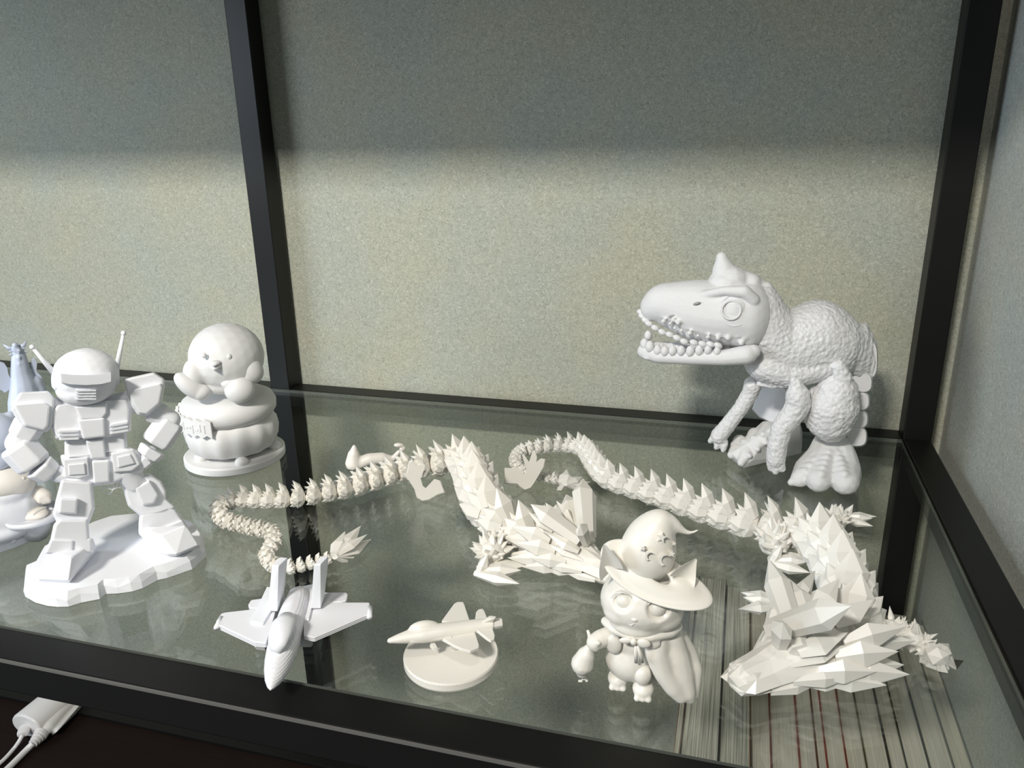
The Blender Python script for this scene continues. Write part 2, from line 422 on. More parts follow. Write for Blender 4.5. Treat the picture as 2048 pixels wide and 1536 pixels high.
def foot_mesh(root, mat, a, b, w, h, claws=3, name='leg', lump=None):
    "a crystal limb: knobbly upper joint at a, flat long foot to b with claws"
    bm = bmesh.new(); d = (b - a); d.z = 0; L = d.length; d.normalize(); s = Vector((d.y, -d.x, 0))
    if lump:
        c, r = lump; rnd = random.Random(int(c.x * 9000))
        vs = ball(bm, c, (r * .8, r * .8, r * 0.75), 2)
        for k in range(30):
            z = rnd.uniform(-0.3, 1); th = rnd.uniform(0, 6.28); q = math.sqrt(max(0, 1 - z * z))
            n = Vector((q * math.cos(th), q * math.sin(th), z))
            crystal(bm, c + n * r * 0.35, n + Vector((0, 0, 0.55)), r * rnd.uniform(0.8, 1.15), r * rnd.uniform(0.26, 0.40), None, 0.6, 6, 0.45, 0.8)
    # foot: overlapping long crystals fanning out to the claws
    up = Vector((0, 0, 1))
    for k in range(claws):
        f = (k / (claws - 1) - 0.5) * 2 if claws > 1 else 0
        di = d + s * f * 0.30 + up * 0.02
        st = a - d * L * 0.10 + s * w * 0.25 * f; st.z = h * 0.40
        crystal(bm, st, di, L * (1.12 - 0.14 * abs(f) * (k % 2)), w * 0.60, di.cross(up), 0.85, 6, 0.52, 0.5)
        st = a + d * L * 0.22 + s * w * 0.5 * f; st.z = h * 0.62
        crystal(bm, st, di - up * 0.18, L * 0.62, w * 0.36, di.cross(up), 0.9, 5, 0.35, 0.5)
    crystal(bm, a + up * h * .35, d * .4 + up * 1.0, h * 1.3, w * .55, s, .8, 6, .4, .9)
    crystal(bm, a + up * h * .3 + d * L * .1, d + up * 0.12, L * 0.72, w * 0.62, s, 1.0, 6, .45, .8)
    for v in bm.verts:
        if v.co.z < 0.0006: v.co.z = 0.0006
    return link_mesh(name, bm, mat, root)

def plate(fig, poly, d0, d1, inset=0.12, lip=0.35):
    "solid slab whose outline is poly: chamfered front at depth d1, back at d0"
    bm = bmesh.new(); add_plate(bm, fig, poly, d0, d1, inset, lip); return bm
def add_plate(bm, fig, poly, d0, d1, inset=0.12, lip=0.35):
    cu = sum(p[0] for p in poly) / len(poly); cv = sum(p[1] for p in poly) / len(poly)
    dm = d1 - (d1 - d0) * lip
    rings = []
    for d, k in ((d0, inset * 0.5), (d0 + (d1 - d0) * 0.15, 0.0), (dm, 0.0), (d1, inset)):
        rings.append([bm.verts.new(fig.p(u + (cu - u) * k, v + (cv - v) * k, d)) for u, v in poly])
    n = len(poly)
    for A, B in zip(rings, rings[1:]):
        for i in range(n): bm.faces.new((A[i], A[(i + 1) % n], B[(i + 1) % n], B[i]))
    for a, b, c in tessellate_polygon([[Vector((u, v, 0)) for u, v in poly]]):
        for rg in (rings[0], rings[-1]):
            try: bm.faces.new((rg[a], rg[b], rg[c]))
            except ValueError: pass

def dragon_head(root, mat, back, nose, W, Hh, horns, name='head'):
    "crystal dragon head: faceted skull and jaw from back to nose, frill crystals, horns placed by their tips"
    ax = nose - back; L = ax.length; X = ax.normalized(); S = X.cross(Vector((0, 0, 1))).normalized(); Z = S.cross(X).normalized()
    if Z.z < 0: Z = -Z
    def q(x, y, z): return back + X * (L * x) + S * (W * y) + Z * (Hh * z)
    bm = bmesh.new()
    secs = [(0.05, .50, .20, .80), (0.22, .66, .16, 1.0), (0.40, .66, .14, .98), (0.54, .58, .12, .74), (0.74, .46, .10, .56), (0.92, .40, .10, .50), (1.0, .27, .16, .36)]
    rings = []
    for k, (x, w, z0, z1) in enumerate(secs):
        zm = z0 + (z1 - z0) * 0.45; o_ = .02 if k % 2 else -.02
        rings.append([bm.verts.new(q(x + ex, yy, zz)) for yy, zz, ex in ((-w * .55, z0, 0), (-w, zm * .8, o_), (-w * .72, zm + (z1 - zm) * .55, -o_), (-w * .22, z1, o_), (w * .22, z1, -o_), (w * .72, zm + (z1 - zm) * .55, o_), (w, zm * .8, -o_), (w * .55, z0, 0))])
    for A, B in zip(rings, rings[1:]):
        for i in range(8):
            f = bm.faces.new((A[i], A[(i + 1) % 8], B[(i + 1) % 8], B[i]))
    bm.faces.new(rings[0]); bm.faces.new(list(reversed(rings[-1])))
    bmesh.ops.triangulate(bm, faces=bm.faces[:])
    for s in (-1, 1):
        def c(x, y, z, dx, dy, dz, Lf, wf, side=None, flat=.55, pk=.42, ft=.5):
            crystal(bm, q(x, y * s, z), X * dx + S * (dy * s) + Z * dz, L * Lf, W * wf, side or Z, flat, 6, pk, ft)
        # brow ridge, large, from the snout back over the eye
        c(.62, .34, .50, -1, .30, .24, .42, .20, S, .7, .5, .4)
        c(.56, .34, .70, -1, .42, .45, .36, .26, S, .6)
        # cheek crystals in layers
        c(.64, .48, .24, -1, .42, .02, .42, .19, Z, .6, .5, .4)
        c(.46, .60, .34, -1, .62, .10, .38, .28, Z, .55)
        c(.40, .60, .14, -1, .66, -.04, .42, .26, Z, .55)
        c(.32, .62, .52, -1, .60, .22, .42, .32, Z, .5)
        c(.30, .66, .24, -1, .62, .02, .48, .32, Z, .5)
        c(.24, .60, .74, -1, .46, .34, .44, .32, Z, .5)
        c(.16, .56, .12, -1, .42, .00, .42, .30, Z, .5)
        c(.12, .50, .48, -1, .48, .12, .46, .32, Z, .5)
        c(.20, .24, .92, -1, .20, .46, .34, .26, S, .6)
        # nostril and snout crest
        c(.96, .17, .38, -1, .06, .16, .18, .11, S, .6, .4, .6)
    for v in bm.verts: v.co.z = max(v.co.z, 0.0008)
    hd = link_mesh(name, bm, mat, root)
    bm = bmesh.new(); rings = []
    for x, w, z0, z1 in ((0.1, .60, 0.0, .22), (.36, .66, 0.0, .20), (.6, .5, .0, .14), (.84, .38, .0, .12), (.97, .22, .03, .13)):
        rings.append([bm.verts.new(q(x, yy, zz)) for yy, zz in ((-w * .7, z0), (-w, z1), (w, z1), (w * .7, z0))])
    for A, B in zip(rings, rings[1:]):
        for i in range(4): bm.faces.new((A[i], A[(i + 1) % 4], B[(i + 1) % 4], B[i]))
    bm.faces.new(rings[0]); bm.faces.new(list(reversed(rings[-1])))
    for s in (-1, 1):
        crystal(bm, q(.34, .50 * s, .08), -X + S * .55 * s, L * .34, W * .24, Z, .55, 6, .42, .5)
        crystal(bm, q(.50, .48 * s, .08), -X + S * .6 * s, L * .28, W * .2, Z, .55, 6, .42, .5)
        crystal(bm, q(.78, .36 * s, .08), -X + S * .25 * s, L * .36, W * .16, Z, .6, 6, .5, .5)
    for v in bm.verts: v.co.z = max(v.co.z, 0.0008)
    sub_mesh('jaw', bm, mat, hd, root)
    for (bx, by, bz, px, py, Lh, w, near) in horns:
        b0 = q(bx, by, bz); di = toward(b0, px, py, Lh, near)
        bm = bmesh.new(); crystal(bm, b0, di, di.length, w, S, .72, 6, .70, .72)
        sub_mesh('horn', bm, mat, hd, root)
    return hd

# dragon on the left: tail tip behind the jet, head behind the cat
pathA = [(655, 1119, .0052), (632, 1125, .0056), (605, 1132, .006), (572, 1137, .0064), (545, 1131, .0068), (534, 1112, .007), (547, 1088, .0074), (540, 1066, .0076),
         (512, 1060, .0076), (482, 1052, .0078), (452, 1044, .008), (437, 1027, .0084), (448, 1010, .0088), (480, 1000, .0092), (530, 1001, .0098),
         (589, 997, .0104), (646, 987, .011), (705, 974, .0118), (760, 957, .0126), (815, 940, .0135), (868, 930, .015), (912, 922, .0165), (938, 940, .0185),
         (951, 968, .020), (961, 997, .020), (974, 1022, .0195), (995, 1042, .019), (1022, 1056, .0185), (1050, 1072, .0175), (1078, 1092, .016)]
dA = thing('articulated_dragon', 'left crystal-scaled jointed dragon, tail tip behind the larger jet, head behind the cat', 'figurine', G(960, 1000))
segsA = dragon_body(dA, pathA, M_IVORY)
bA = G(668, 1113, .008)
crystal_cluster(dA, 'tail_tip', M_IVORY, bA, [(690, 1062, .036, .0075), (722, 1051, .052, .0085), (744, 1090, .050, .0085), (718, 1122, .038, .009), (700, 1134, .026, .008), (735, 1068, .040, .006)])
F6 = Fig(860, 1002, 780, 840, 4.452)
lp = plate(F6, [(165, 375), (195, 348), (232, 400), (252, 400), (300, 385), (316, 400), (300, 450), (272, 520), (292, 590), (320, 610), (400, 525), (450, 540), (492, 650), (430, 668), (350, 715), (290, 728), (240, 695), (215, 615), (170, 545), (95, 470), (150, 470)], -10, 14, 0.05)
for v in lp.verts: v.co.z = max(v.co.z, 0.0008)
link_mesh('hind_leg', lp, M_IVORY, dA)
F6b = Fig(1048, 981, 780, 840, 4.452)
lp = plate(F6b, [(1020, 425), (1150, 432), (1195, 492), (1216, 455), (1178, 320), (1190, 298), (1238, 372), (1268, 282), (1295, 265), (1312, 330), (1305, 372), (1345, 340), (1386, 350), (1372, 420), (1290, 560), (1255, 608), (1200, 630), (1160, 600), (1130, 572), (1020, 570)], -12, 14, 0.05)
for v in lp.verts: v.co.z = max(v.co.z, 0.0008)
link_mesh('hind_leg', lp, M_IVORY, dA)
foot_mesh(dA, M_IVORY, G(962, 1150, .002), G(1062, 1158, .002), .011, .013, 2, 'front_leg', (G(983, 1105, .012), .015))
foot_mesh(dA, M_IVORY, G(1105, 1045, .002), G(1155, 1020, .002), .010, .011, 3, 'front_leg', (G(1100, 1042, .010), .011))
backA = G(1088, 1104, .004); noseA = G(1240, 1172, .003)
dragon_head(dA, M_IVORY, backA, noseA, .027, .032,
            [(.52, .14, .92, 1061, 1008, .045, .0100, True), (.44, .52, .62, 1053, 1028, .074, .0078, False),
             (.50, -.30, .85, 1166, 956, .080, .0110, False), (.40, -.50, .7, 1132, 988, .066, .0095, False), (.56, -.05, .8, 1160, 1048, .034, .0065, True)])

# dragon on the right
pathB = [(1124, 962, .0056), (1106, 958, .0060), (1086, 954, .0062), (1062, 950, .0064), (1040, 940, .0066), (1030, 924, .0070), (1038, 908, .0074), (1058, 900, .0078), (1084, 895, .0084),
         (1112, 892, .0090), (1140, 892, .0096), (1164, 898, .0104), (1180, 914, .011), (1192, 934, .0116), (1212, 955, .012), (1240, 968, .0124),
         (1280, 979, .0130), (1325, 993, .0136), (1372, 1009, .0142), (1420, 1024, .0148), (1468, 1039, .0154), (1515, 1052, .0160), (1560, 1058, .0168),
         (1600, 1066, .0178), (1630, 1082, .0188), (1654, 1108, .0196), (1672, 1138, .020), (1686, 1170, .0200), (1698, 1204, .0196), (1704, 1238, .0186), (1694, 1268, .017)]
dB = thing('articulated_dragon', 'ivory crystal-scaled jointed dragon on the right, head at the front above the row of books', 'figurine', G(1680, 1150))
segsB = dragon_body(dB, pathB, M_IVORY2)
bB = G(1130, 968, .008)
crystal_cluster(dB, 'tail_tip', M_IVORY2, bB, [(1133, 938, .024, .0065), (1166, 953, .030, .0065), (1182, 970, .036, .005), (1150, 992, .030, .008), (1118, 990, .020, .007), (1160, 985, .026, .007)])
foot_mesh(dB, M_IVORY2, G(1545, 1130, .002), G(1632, 1140, .002), .010, .013, 2, 'hind_leg', (G(1548, 1085, .012), .0165))
foot_mesh(dB, M_IVORY2, G(1690, 1040, .002), G(1756, 1050, .002), .008, .011, 2, 'hind_leg', (G(1672, 1042, .010), .012))
foot_mesh(dB, M_IVORY2, G(1552, 1215, .002), G(1470, 1208, .002), .010, .013, 2, 'front_leg', (G(1612, 1222, .012), .013))
# the right front arm: three spiky joints and a clawed foot
bm = bmesh.new()
for (px, py, r, sd) in ((1782, 1262, .0105, 1), (1824, 1278, .0105, 2), (1850, 1292, .0075, 5)):
    c = G(px, py, r); rnd = random.Random(sd)
    ball(bm, c, r * .8, 2)
    for k in range(18):
        z = rnd.uniform(-.7, 1); th = rnd.uniform(0, 6.28); qq = math.sqrt(max(0, 1 - z * z)); nn = Vector((qq * math.cos(th), qq * math.sin(th), z))
        crystal(bm, c + nn * r * .5, nn + Vector((-.2, .4, .5)), r * rnd.uniform(.7, 1.3), r * .24, None, .6, 5, .4, .8)
for v in bm.verts: v.co.z = max(v.co.z, 0.0008)
link_mesh('front_leg', bm, M_IVORY2, dB)
bm = bmesh.new(); c = G(1872, 1312, .010)
ball(bm, c, (.009, .007, .007), 1)
for (px, py, L, w) in ((1846, 1304, .018, .008), (1900, 1335, .030, .009), (1868, 1345, .018, .009), (1862, 1290, .016, .008), (1920, 1362, .036, .0065), (1898, 1287, .022, .006), (1834, 1330, .022, .006), (1880, 1352, .02, .008), (1905, 1325, .026, .007)):
    crystal(bm, c, toward(c, px, py, L), L, w, None, .7, 6, .5, .7)
for v in bm.verts: v.co.z = max(v.co.z, 0.0008)
link_mesh('claw', bm, M_IVORY2, dB)
backB = G(1676, 1300, .004); noseB = G(1464, 1388, .004)
dragon_head(dB, M_IVORY2, backB, noseB, .036, .036,
            [(.56, .36, .72, 1703, 1212, .074, .0100, True), (.56, -.36, .76, 1537, 1117, .082, .0092, False),
             (.44, -.46, .70, 1577, 1156, .066, .0098, False), (.60, .02, .66, 1566, 1246, .036, .0080, True)])

# ------------------------------------------------------------------ the jointed dinosaur
FT = Fig(1625, 950, 1250, 490, 3.011)
rex = thing('toy_dinosaur', 'white jointed toy dinosaur with open toothy mouth standing at the back right corner', 'figurine', G(1625, 940))
def fchain(bm, F, pts):
    P = [F.p(a, b, c) for a, b, c, r in pts]; chain(bm, P, [r * F.m for a, b, c, r in pts])
def fball(bm, F, u, v, d, r, sub=3, rot=0.0):
    "r in crop units: number or (across, up, deep); rot turns it in the picture plane"
    if isinstance(r, (int, float)): r = (r, r, r)
    c, s = math.cos(rot), math.sin(rot); Z = Vector((0, 0, 1))
    ball(bm, F.p(u, v, d), (r[0] * F.m, r[1] * F.m, r[2] * F.m), sub, (F.t * c + Z * s, Z * c - F.t * s, F.n))
HD = 190      # the head reaches toward the viewer
bm = bmesh.new()
def fblend(bm, F, rows, d0=0, k=5, sub=3):
    "a smooth run of ellipsoids between the given sections"
    A = catmull([Vector((u, v, d)) for u, v, d, r in rows], k); B = catmull([Vector(r) for u, v, d, r in rows], k)
    for a, b in zip(A, B): fball(bm, F, a.x, a.y, d0 + a.z, (b.x, b.y, b.z), sub)
fblend(bm, FT, [(165, 372, 40, (70, 84, 78)), (230, 350, 40, (105, 112, 104)), (320, 362, 30, (125, 138, 128)), (430, 388, 20, (150, 172, 150)), (540, 405, 10, (165, 182, 165)), (650, 412, 0, (165, 188, 175)), (745, 425, -10, (135, 190, 170))], HD)
fchain(bm, FT, [(500, 520, HD + 40, 85), (700, 520, HD + 30, 85)]); fchain(bm, FT, [(230, 420, HD + 50, 60), (420, 500, HD + 60, 80)])
fchain(bm, FT, [(610, 250, HD - 20, 110), (595, 150, HD - 30, 66), (583, 75, HD - 30, 34)]); fchain(bm, FT, [(650, 220, HD - 20, 90), (720, 200, HD - 30, 44), (770, 220, HD - 30, 46)])
fchain(bm, FT, [(470, 300, HD + 120, 22), (600, 275, HD + 140, 26), (720, 280, HD + 130, 36), (775, 330, HD + 110, 34)])
fchain(bm, FT, [(480, 240, HD - 90, 22), (600, 230, HD - 110, 26), (720, 235, HD - 100, 30)])
for s in ((800, 235, 42), (850, 262, 40), (893, 312, 34)): fball(bm, FT, s[0], s[1], HD - 60, s[2])
for (u, v) in ((232, 460), (270, 475), (300, 500), (340, 515), (390, 530), (440, 545), (500, 555), (560, 560), (620, 560), (680, 545), (720, 560), (745, 530), (320, 470), (290, 450), (700, 590)):
    w_ = (u - 230) / 500; fball(bm, FT, u, v, HD + 118 + 55 * math.sin(math.pi * min(1, .25 + w_ * .7)), random.uniform(12, 18), 2)
o = link_mesh('head', bm, M_SKIN2, rex); fuse(o, 0.0013, 5)
# eye socket ring, eye, nostrils
def torus(bm, c, n, R, r, a=28, b=8):
    n = n.normalized(); X = n.cross(Vector((0, 0, 1))).normalized(); Y = n.cross(X)
    rg = []
    for i in range(a):
        t = 2 * math.pi * i / a; e = X * math.cos(t) + Y * math.sin(t)
        rg.append([bm.verts.new(c + e * (R + r * math.cos(2 * math.pi * j / b)) + n * (r * math.sin(2 * math.pi * j / b))) for j in range(b)])
    for i in range(a):
        for j in range(b): bm.faces.new((rg[i][j], rg[(i + 1) % a][j], rg[(i + 1) % a][(j + 1) % b], rg[i][(j + 1) % b]))
eyeo = []
bm = bmesh.new(); ec = FT.p(655, 388, HD + 150); fball(bm, FT, 655, 388, HD + 110, (84, 84, 62)); e1 = link_mesh('eyeball', bm, M_SKIN2, rex, smooth=True)
vn = (CAM - ec).normalized()
bm = bmesh.new(); torus(bm, FT.p(640, 392, HD + 168), vn, 50 * FT.m, 7 * FT.m); sub_mesh('iris_ring', bm, M_SKIN2, e1, rex, True)
bm = bmesh.new(); torus(bm, FT.p(662, 392, HD + 142), vn, 84 * FT.m, 11 * FT.m); link_mesh('eye_rim', bm, M_SKIN2, rex, smooth=True)
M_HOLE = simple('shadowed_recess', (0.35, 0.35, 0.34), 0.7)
for (u, v, d) in ((283, 427, 160), (432, 352, 172), (200, 395, 115)):
    bm = bmesh.new(); fball(bm, FT, u, v, HD + d - 8, (22, 8, 10), 2, 0.35); link_mesh('nostril', bm, M_HOLE, rex, smooth=True)
# lower jaw: two rails joined at the chin, floor and tongue
bm = bmesh.new()
fchain(bm, FT, [(120, 640, HD + 40, 48), (200, 668, HD + 100, 44), (400, 676, HD + 120, 44), (600, 678, HD + 125, 46), (735, 660, HD + 120, 56), (775, 640, HD + 110, 40)])
fchain(bm, FT, [(120, 640, HD + 40, 48), (150, 620, HD - 40, 40), (350, 620, HD - 100, 40), (600, 620, HD - 110, 44), (760, 600, HD - 110, 50)])
for u in range(160, 740, 55): fball(bm, FT, u, 655, HD + 10, (60, 30, 110), 2)
o = link_mesh('lower_jaw', bm, M_SKIN2, rex); fuse(o, 0.0013, 4)
bm = bmesh.new(); fchain(bm, FT, [(230, 615, HD + 20, 30), (400, 620, HD + 20, 36), (600, 615, HD, 36)]); tg = link_mesh('tongue', bm, M_SKIN2, rex, smooth=True)
for (u, v, d, s) in ((140, 545, 0, 1), (118, 595, 50, 1.1), (150, 612, 88, 1.15), (197, 634, 112, 1), (240, 640, 122, 1), (287, 637, 128, 1), (338, 637, 132, 1), (393, 640, 135, 1.05), (447, 636, 135, 1), (500, 632, 135, .9), (555, 640, 135, .85)):
    bm = bmesh.new(); fball(bm, FT, u, v, HD + d + 14, (24 * s, 33 * s, 22 * s), 2); link_mesh('tooth', bm, M_SKIN2, rex, smooth=True)
for (u, v, d) in ((95, 405, 40), (105, 430, 55), (125, 455, 70), (145, 475, 85), (182, 500, 110), (225, 525, 125), (270, 540, 130), (313, 560, 135), (357, 582, 140), (415, 588, 142), (467, 596, 142), (515, 598, 140), (560, 605, 135)):
    bm = bmesh.new(); fball(bm, FT, u, v, HD + d + 6, (26, 18, 20), 2, -0.35); link_mesh('tooth', bm, M_SKIN2, rex, smooth=True)
# neck and trunk
bm = bmesh.new()
fblend(bm, FT, [(820, 425, 130, (118, 185, 140)), (880, 520, 110, (120, 190, 150)), (960, 600, 70, (150, 192, 165)), (1060, 590, 30, (170, 222, 180)), (1160, 570, -10, (175, 232, 190)), (1260, 600, -50, (150, 205, 180))])
fblend(bm, FT, [(870, 715, 110, (140, 108, 140)), (960, 745, 80, (165, 102, 150)), (1080, 728, 40, (165, 96, 150)), (1190, 700, 0, (130, 96, 150))])
fchain(bm, FT, [(800, 838, 150, 14), (900, 852, 170, 14), (1000, 842, 160, 14), (1120, 812, 120, 14), (1240, 775, 80, 14)])
o = link_mesh('trunk', bm, M_SKIN, rex); fuse(o, 0.0015, 6, (0.0008, 300, None))
bm = bmesh.new()
for u, v, d, r in ((1330, 610, -80, (110, 160, 140)), (1390, 630, -120, (75, 160, 130)), (1425, 640, -140, (44, 172, 130)), (1462, 665, -165, (30, 150, 118)), (1490, 700, -185, (24, 128, 104))): fball(bm, FT, u, v, d, r)
o = link_mesh('hip_shell', bm, M_SKIN, rex); fuse(o, 0.0015, 4, (0.0007, 260, None))
for i, (u, v, d, r) in enumerate(((1475, 690, -190, (42, 120, 90)), (1425, 830, -130, (58, 62, 70)), (1405, 940, -130, (62, 60, 66)), (1395, 1050, -130, (62, 58, 60)), (1395, 1155, -120, (56, 62, 54)))):
    bm = bmesh.new(); ru, rv, rd = r; add_plate(bm, FT, [(u + ru * 1.15 * math.copysign(abs(math.cos(t)) ** .7, math.cos(t)), v + rv * math.copysign(abs(math.sin(t)) ** .7, math.sin(t))) for t in [2 * math.pi * k / 24 for k in range(24)]], d - rd, d + rd, .12, .3); o = link_mesh('tail_segment', bm, M_SKIN2, rex)
# arms
bm = bmesh.new()
fchain(bm, FT, [(1005, 790, 190, 26), (1030, 830, 200, 32), (1040, 900, 190, 66), (1045, 960, 180, 72), (1010, 1020, 185, 66), (945, 1100, 195, 62), (918, 1200, 205, 58), (908, 1290, 210, 56)])
fchain(bm, FT, [(880, 1300, 215, 30), (878, 1345, 220, 20)]); fchain(bm, FT, [(908, 1310, 225, 28), (906, 1365, 230, 20)]); fchain(bm, FT, [(935, 1300, 215, 28), (945, 1350, 220, 21)])
o = link_mesh('arm', bm, M_SKIN, rex); fuse(o, 0.0011, 3, (0.0005, 300, None))
bm = bmesh.new()
fchain(bm, FT, [(770, 840, 20, 55), (755, 890, 10, 50), (700, 980, 10, 46), (630, 1070, 10, 48), (565, 1150, 10, 52)])
fchain(bm, FT, [(540, 1150, 10, 26), (515, 1180, 15, 18)]); fchain(bm, FT, [(565, 1180, 15, 26), (550, 1218, 20, 18)]); fchain(bm, FT, [(600, 1190, 15, 24), (592, 1236, 20, 17)])
o = link_mesh('arm', bm, M_SKIN, rex); fuse(o, 0.0011, 3, (0.0004, 300, None))
# near leg: hook, thigh, ridged foot standing on the glass
bm = bmesh.new()
fchain(bm, FT, [(1245, 725, 120, 24), (1290, 730, 140, 34), (1310, 800, 120, 56), (1275, 890, 90, 120), (1248, 960, 80, 152), (1235, 1030, 70, 146), (1240, 1090, 60, 100)])
o = link_mesh('thigh', bm, M_SKIN, rex); fuse(o, 0.0014, 4, (0.0008, 290, None))
bm = bmesh.new()
def gchain(bm, F, pts, flat=1.0):
    P = []; 
    for (u, v, z, r) in pts: P.append(F.g(u, v, z))
    chain(bm, P, [r * F.m for *_, r in pts])
gchain(bm, FT, [(1215, 1190, .032, 78), (1180, 1280, .021, 88), (1100, 1360, .011, 84), (1050, 1410, .008, 54), (1000, 1430, .005, 22)])
gchain(bm, FT, [(1240, 1180, .034, 90), (1220, 1290, .022, 92), (1185, 1375, .013, 88), (1165, 1415, .012, 74)])
gchain(bm, FT, [(1265, 1190, .032, 84), (1305, 1290, .022, 90), (1325, 1370, .014, 92), (1325, 1425, .0125, 80)])
gchain(bm, FT, [(1340, 1300, .014, 50), (1385, 1400, .008, 34)])
for (x0, y0, z0, x1, y1, z1, wd, n) in ((1200, 1235, .030, 1070, 1385, .014, 78, 5), (1235, 1225, .033, 1175, 1400, .018, 84, 6), (1275, 1235, .031, 1325, 1400, .020, 86, 6)):
    for k in range(n):
        t = k / (n - .5); u = x0 + (x1 - x0) * t; v = y0 + (y1 - y0) * t; z = z0 + (z1 - z0) * t
        gchain(bm, FT, [(u - wd * .5, v + 4, z - .002, 26), (u, v, z + .0012, 29), (u + wd * .5, v + 4, z - .002, 26)])
for v in bm.verts: v.co.z = max(v.co.z, 0.0012)
o = link_mesh('foot', bm, M_SKIN2, rex); fuse(o, 0.0012, 5)
for v in o.data.vertices: v.co.z = max(v.co.z, 0.0005)
# far leg: flat inner faces and a wedge foot
FT2 = Fig(1545, 905, 1250, 490, 3.011)
bm = bmesh.new(); add_plate(bm, FT2, [(800, 850), (960, 850), (1000, 900), (1010, 1080), (900, 1085), (810, 1040), (765, 990), (785, 930)], -30, 40, 0.08); link_mesh('thigh', bm, M_COOLS, rex)
bm = bmesh.new()
hull(bm, [FT.g(u, v, z) for u, v, z in ((715, 1345, .0008), (1065, 1255, .0008), (1055, 1060, .036), (900, 1090, .045), (1070, 1120, .020), (830, 1060, .040), (720, 1330, .004), (612, 1270, .001), (640, 1255, .014), (700, 1175, .020), (760, 1300, .010), (900, 1270, .0008))])
gchain(bm, FT, [(690, 1180, .020, 42), (640, 1265, .010, 26)]); gchain(bm, FT, [(780, 1140, .028, 44), (730, 1260, .014, 44), (700, 1310, .008, 26)]); gchain(bm, FT, [(860, 1100, .036, 44), (800, 1200, .024, 44)])
for k in range(4): gchain(bm, FT, [(650 + 60 * k, 1200 - 20 * k, .018 + .006 * k, 18), (750 + 50 * k, 1270 - 40 * k, .016 + .006 * k, 18)])
for v in bm.verts: v.co.z = max(v.co.z, 0.0008)
o = link_mesh('foot', bm, M_SKIN2, rex); fuse(o, 0.0012, 2)
for v in o.data.vertices: v.co.z = max(v.co.z, 0.0005)

# ------------------------------------------------------------------ toy robot (plain generic design) on a rock base
FR = Fig(225, 1140, 0, 620, 4.6545)
rob = thing('toy_robot', 'white blocky toy robot figurine, hands on hips, standing on a rocky base at the left', 'figurine', G(230, 1150))
V2 = 1303
rock = [(237, 1372), (330, 1425), (440, 1455), (540, 1466), (640, 1462), (760, 1425), (930, 1392), (985, 1345), (1100, 1340), (1230, 1322), (1330, 1290), (1470, 1215), (1560, 1195), (1790, 1115), (1926, 990), (1905, 885), (1830, 765), (1700, 720), (1500, 700), (1290, 685), (1060, 715), (900, 765), (640, 880), (420, 1010), (330, 1160), (250, 1200)]
bm = bmesh.new(); HB = 0.013
cx = sum(p[0] for p in rock) / len(rock); cy = sum(p[1] for p in rock) / len(rock)
lo = []; mid = []; hi = []
for i, (u, v) in enumerate(rock):
    b = FR.g(u, v + V2, 0.0); c0 = FR.g(cx, cy + V2, 0.0)
    k = 0.035 + 0.03 * ((i * 7) % 5) / 5
    lo.append(bm.verts.new(Vector((b.x, b.y, 0.0005)))); mid.append(bm.verts.new(b.lerp(c0, -0.005 + 0.02 * ((i * 3) % 4) / 4) + Vector((0, 0, HB * (0.45 + 0.2 * (i % 2)))))); hi.append(bm.verts.new(b.lerp(c0, k) + Vector((0, 0, HB))))
for A, B in ((lo, mid), (mid, hi)):
    for i in range(len(A)):
        j = (i + 1) % len(A); f = bm.faces.new((A[i], A[j], B[j], B[i]))
ft = bm.faces.new(hi); fb = bm.faces.new(list(reversed(lo)))
bmesh.ops.triangulate(bm, faces=bm.faces[:])
link_mesh('rock_base', bm, M_COOL, rob)
def rpart(name, polys, w=0.0012, parent=None, mat=M_COOL):
    bm = bmesh.new()
    for pl in polys:
        poly, d0, d1 = pl[:3]; add_plate(bm, FR, poly, d0, d1, *(pl[3:] or (0.10, 0.3)))
    o = link_mesh(name, bm, mat, parent or rob, rob.location.copy() if parent else None)
    return bevel(o, w, 2, 0.5)
def sh(poly, dv=V2): return [(u, v + dv) for u, v in poly]
# feet and lower legs, measured against the base they stand on
def foot_hull(name, pts, w=0.001):
    bm = bmesh.new(); hull(bm, [FR.g(u, v + V2, z) for u, v, z in pts]); return bevel(link_mesh(name, bm, M_COOL, rob), w, 2, 0.5)
dL = 190; dR = -40
foot_hull('foot', [(345, 1225, HB), (650, 1235, HB), (905, 940, HB), (380, 1060, HB + .004), (360, 1205, HB + .006), (640, 1215, HB + .007), (430, 985, HB + .022), (670, 1000, HB + .025), (880, 880, HB + .018), (870, 830, HB + .02), (450, 940, HB + .026)])
foot_hull('foot', [(1375, 925, HB), (1575, 995, HB), (1640, 992, HB), (1870, 905, HB), (1350, 850, HB + .006), (1560, 975, HB + .006), (1640, 975, HB + .007), (1845, 885, HB + .008), (1500, 790, HB + .024), (1720, 700, HB + .027), (1760, 745, HB + .022), (1300, 720, HB + .015)])
rpart('shin', [(sh([(500, 690), (550, 640), (820, 640), (835, 830), (870, 820), (870, 960), (690, 975), (410, 965), (470, 830)]), dL - 210, dL + 10), (sh([(470, 835), (690, 840), (680, 965), (415, 965)]), dL - 60, dL + 30, .06, .4)])
rpart('shin', [(sh([(1300, 600), (1560, 520), (1640, 545), (1720, 665), (1760, 750), (1540, 835), (1350, 840), (1290, 780), (1290, 680)]), dR - 190, dR + 20), (sh([(1480, 745), (1700, 645), (1755, 745), (1560, 830)]), dR - 60, dR + 44, .06, .4)])
rpart('thigh', [(sh([(570, 270), (860, 290), (885, 540), (820, 710), (540, 700), (490, 600), (520, 460)]), dL - 330, dL - 40, .08, .3), (sh([(552, 445), (730, 452), (718, 600), (540, 592)]), dL - 120, dL + 26, .1, .3)])
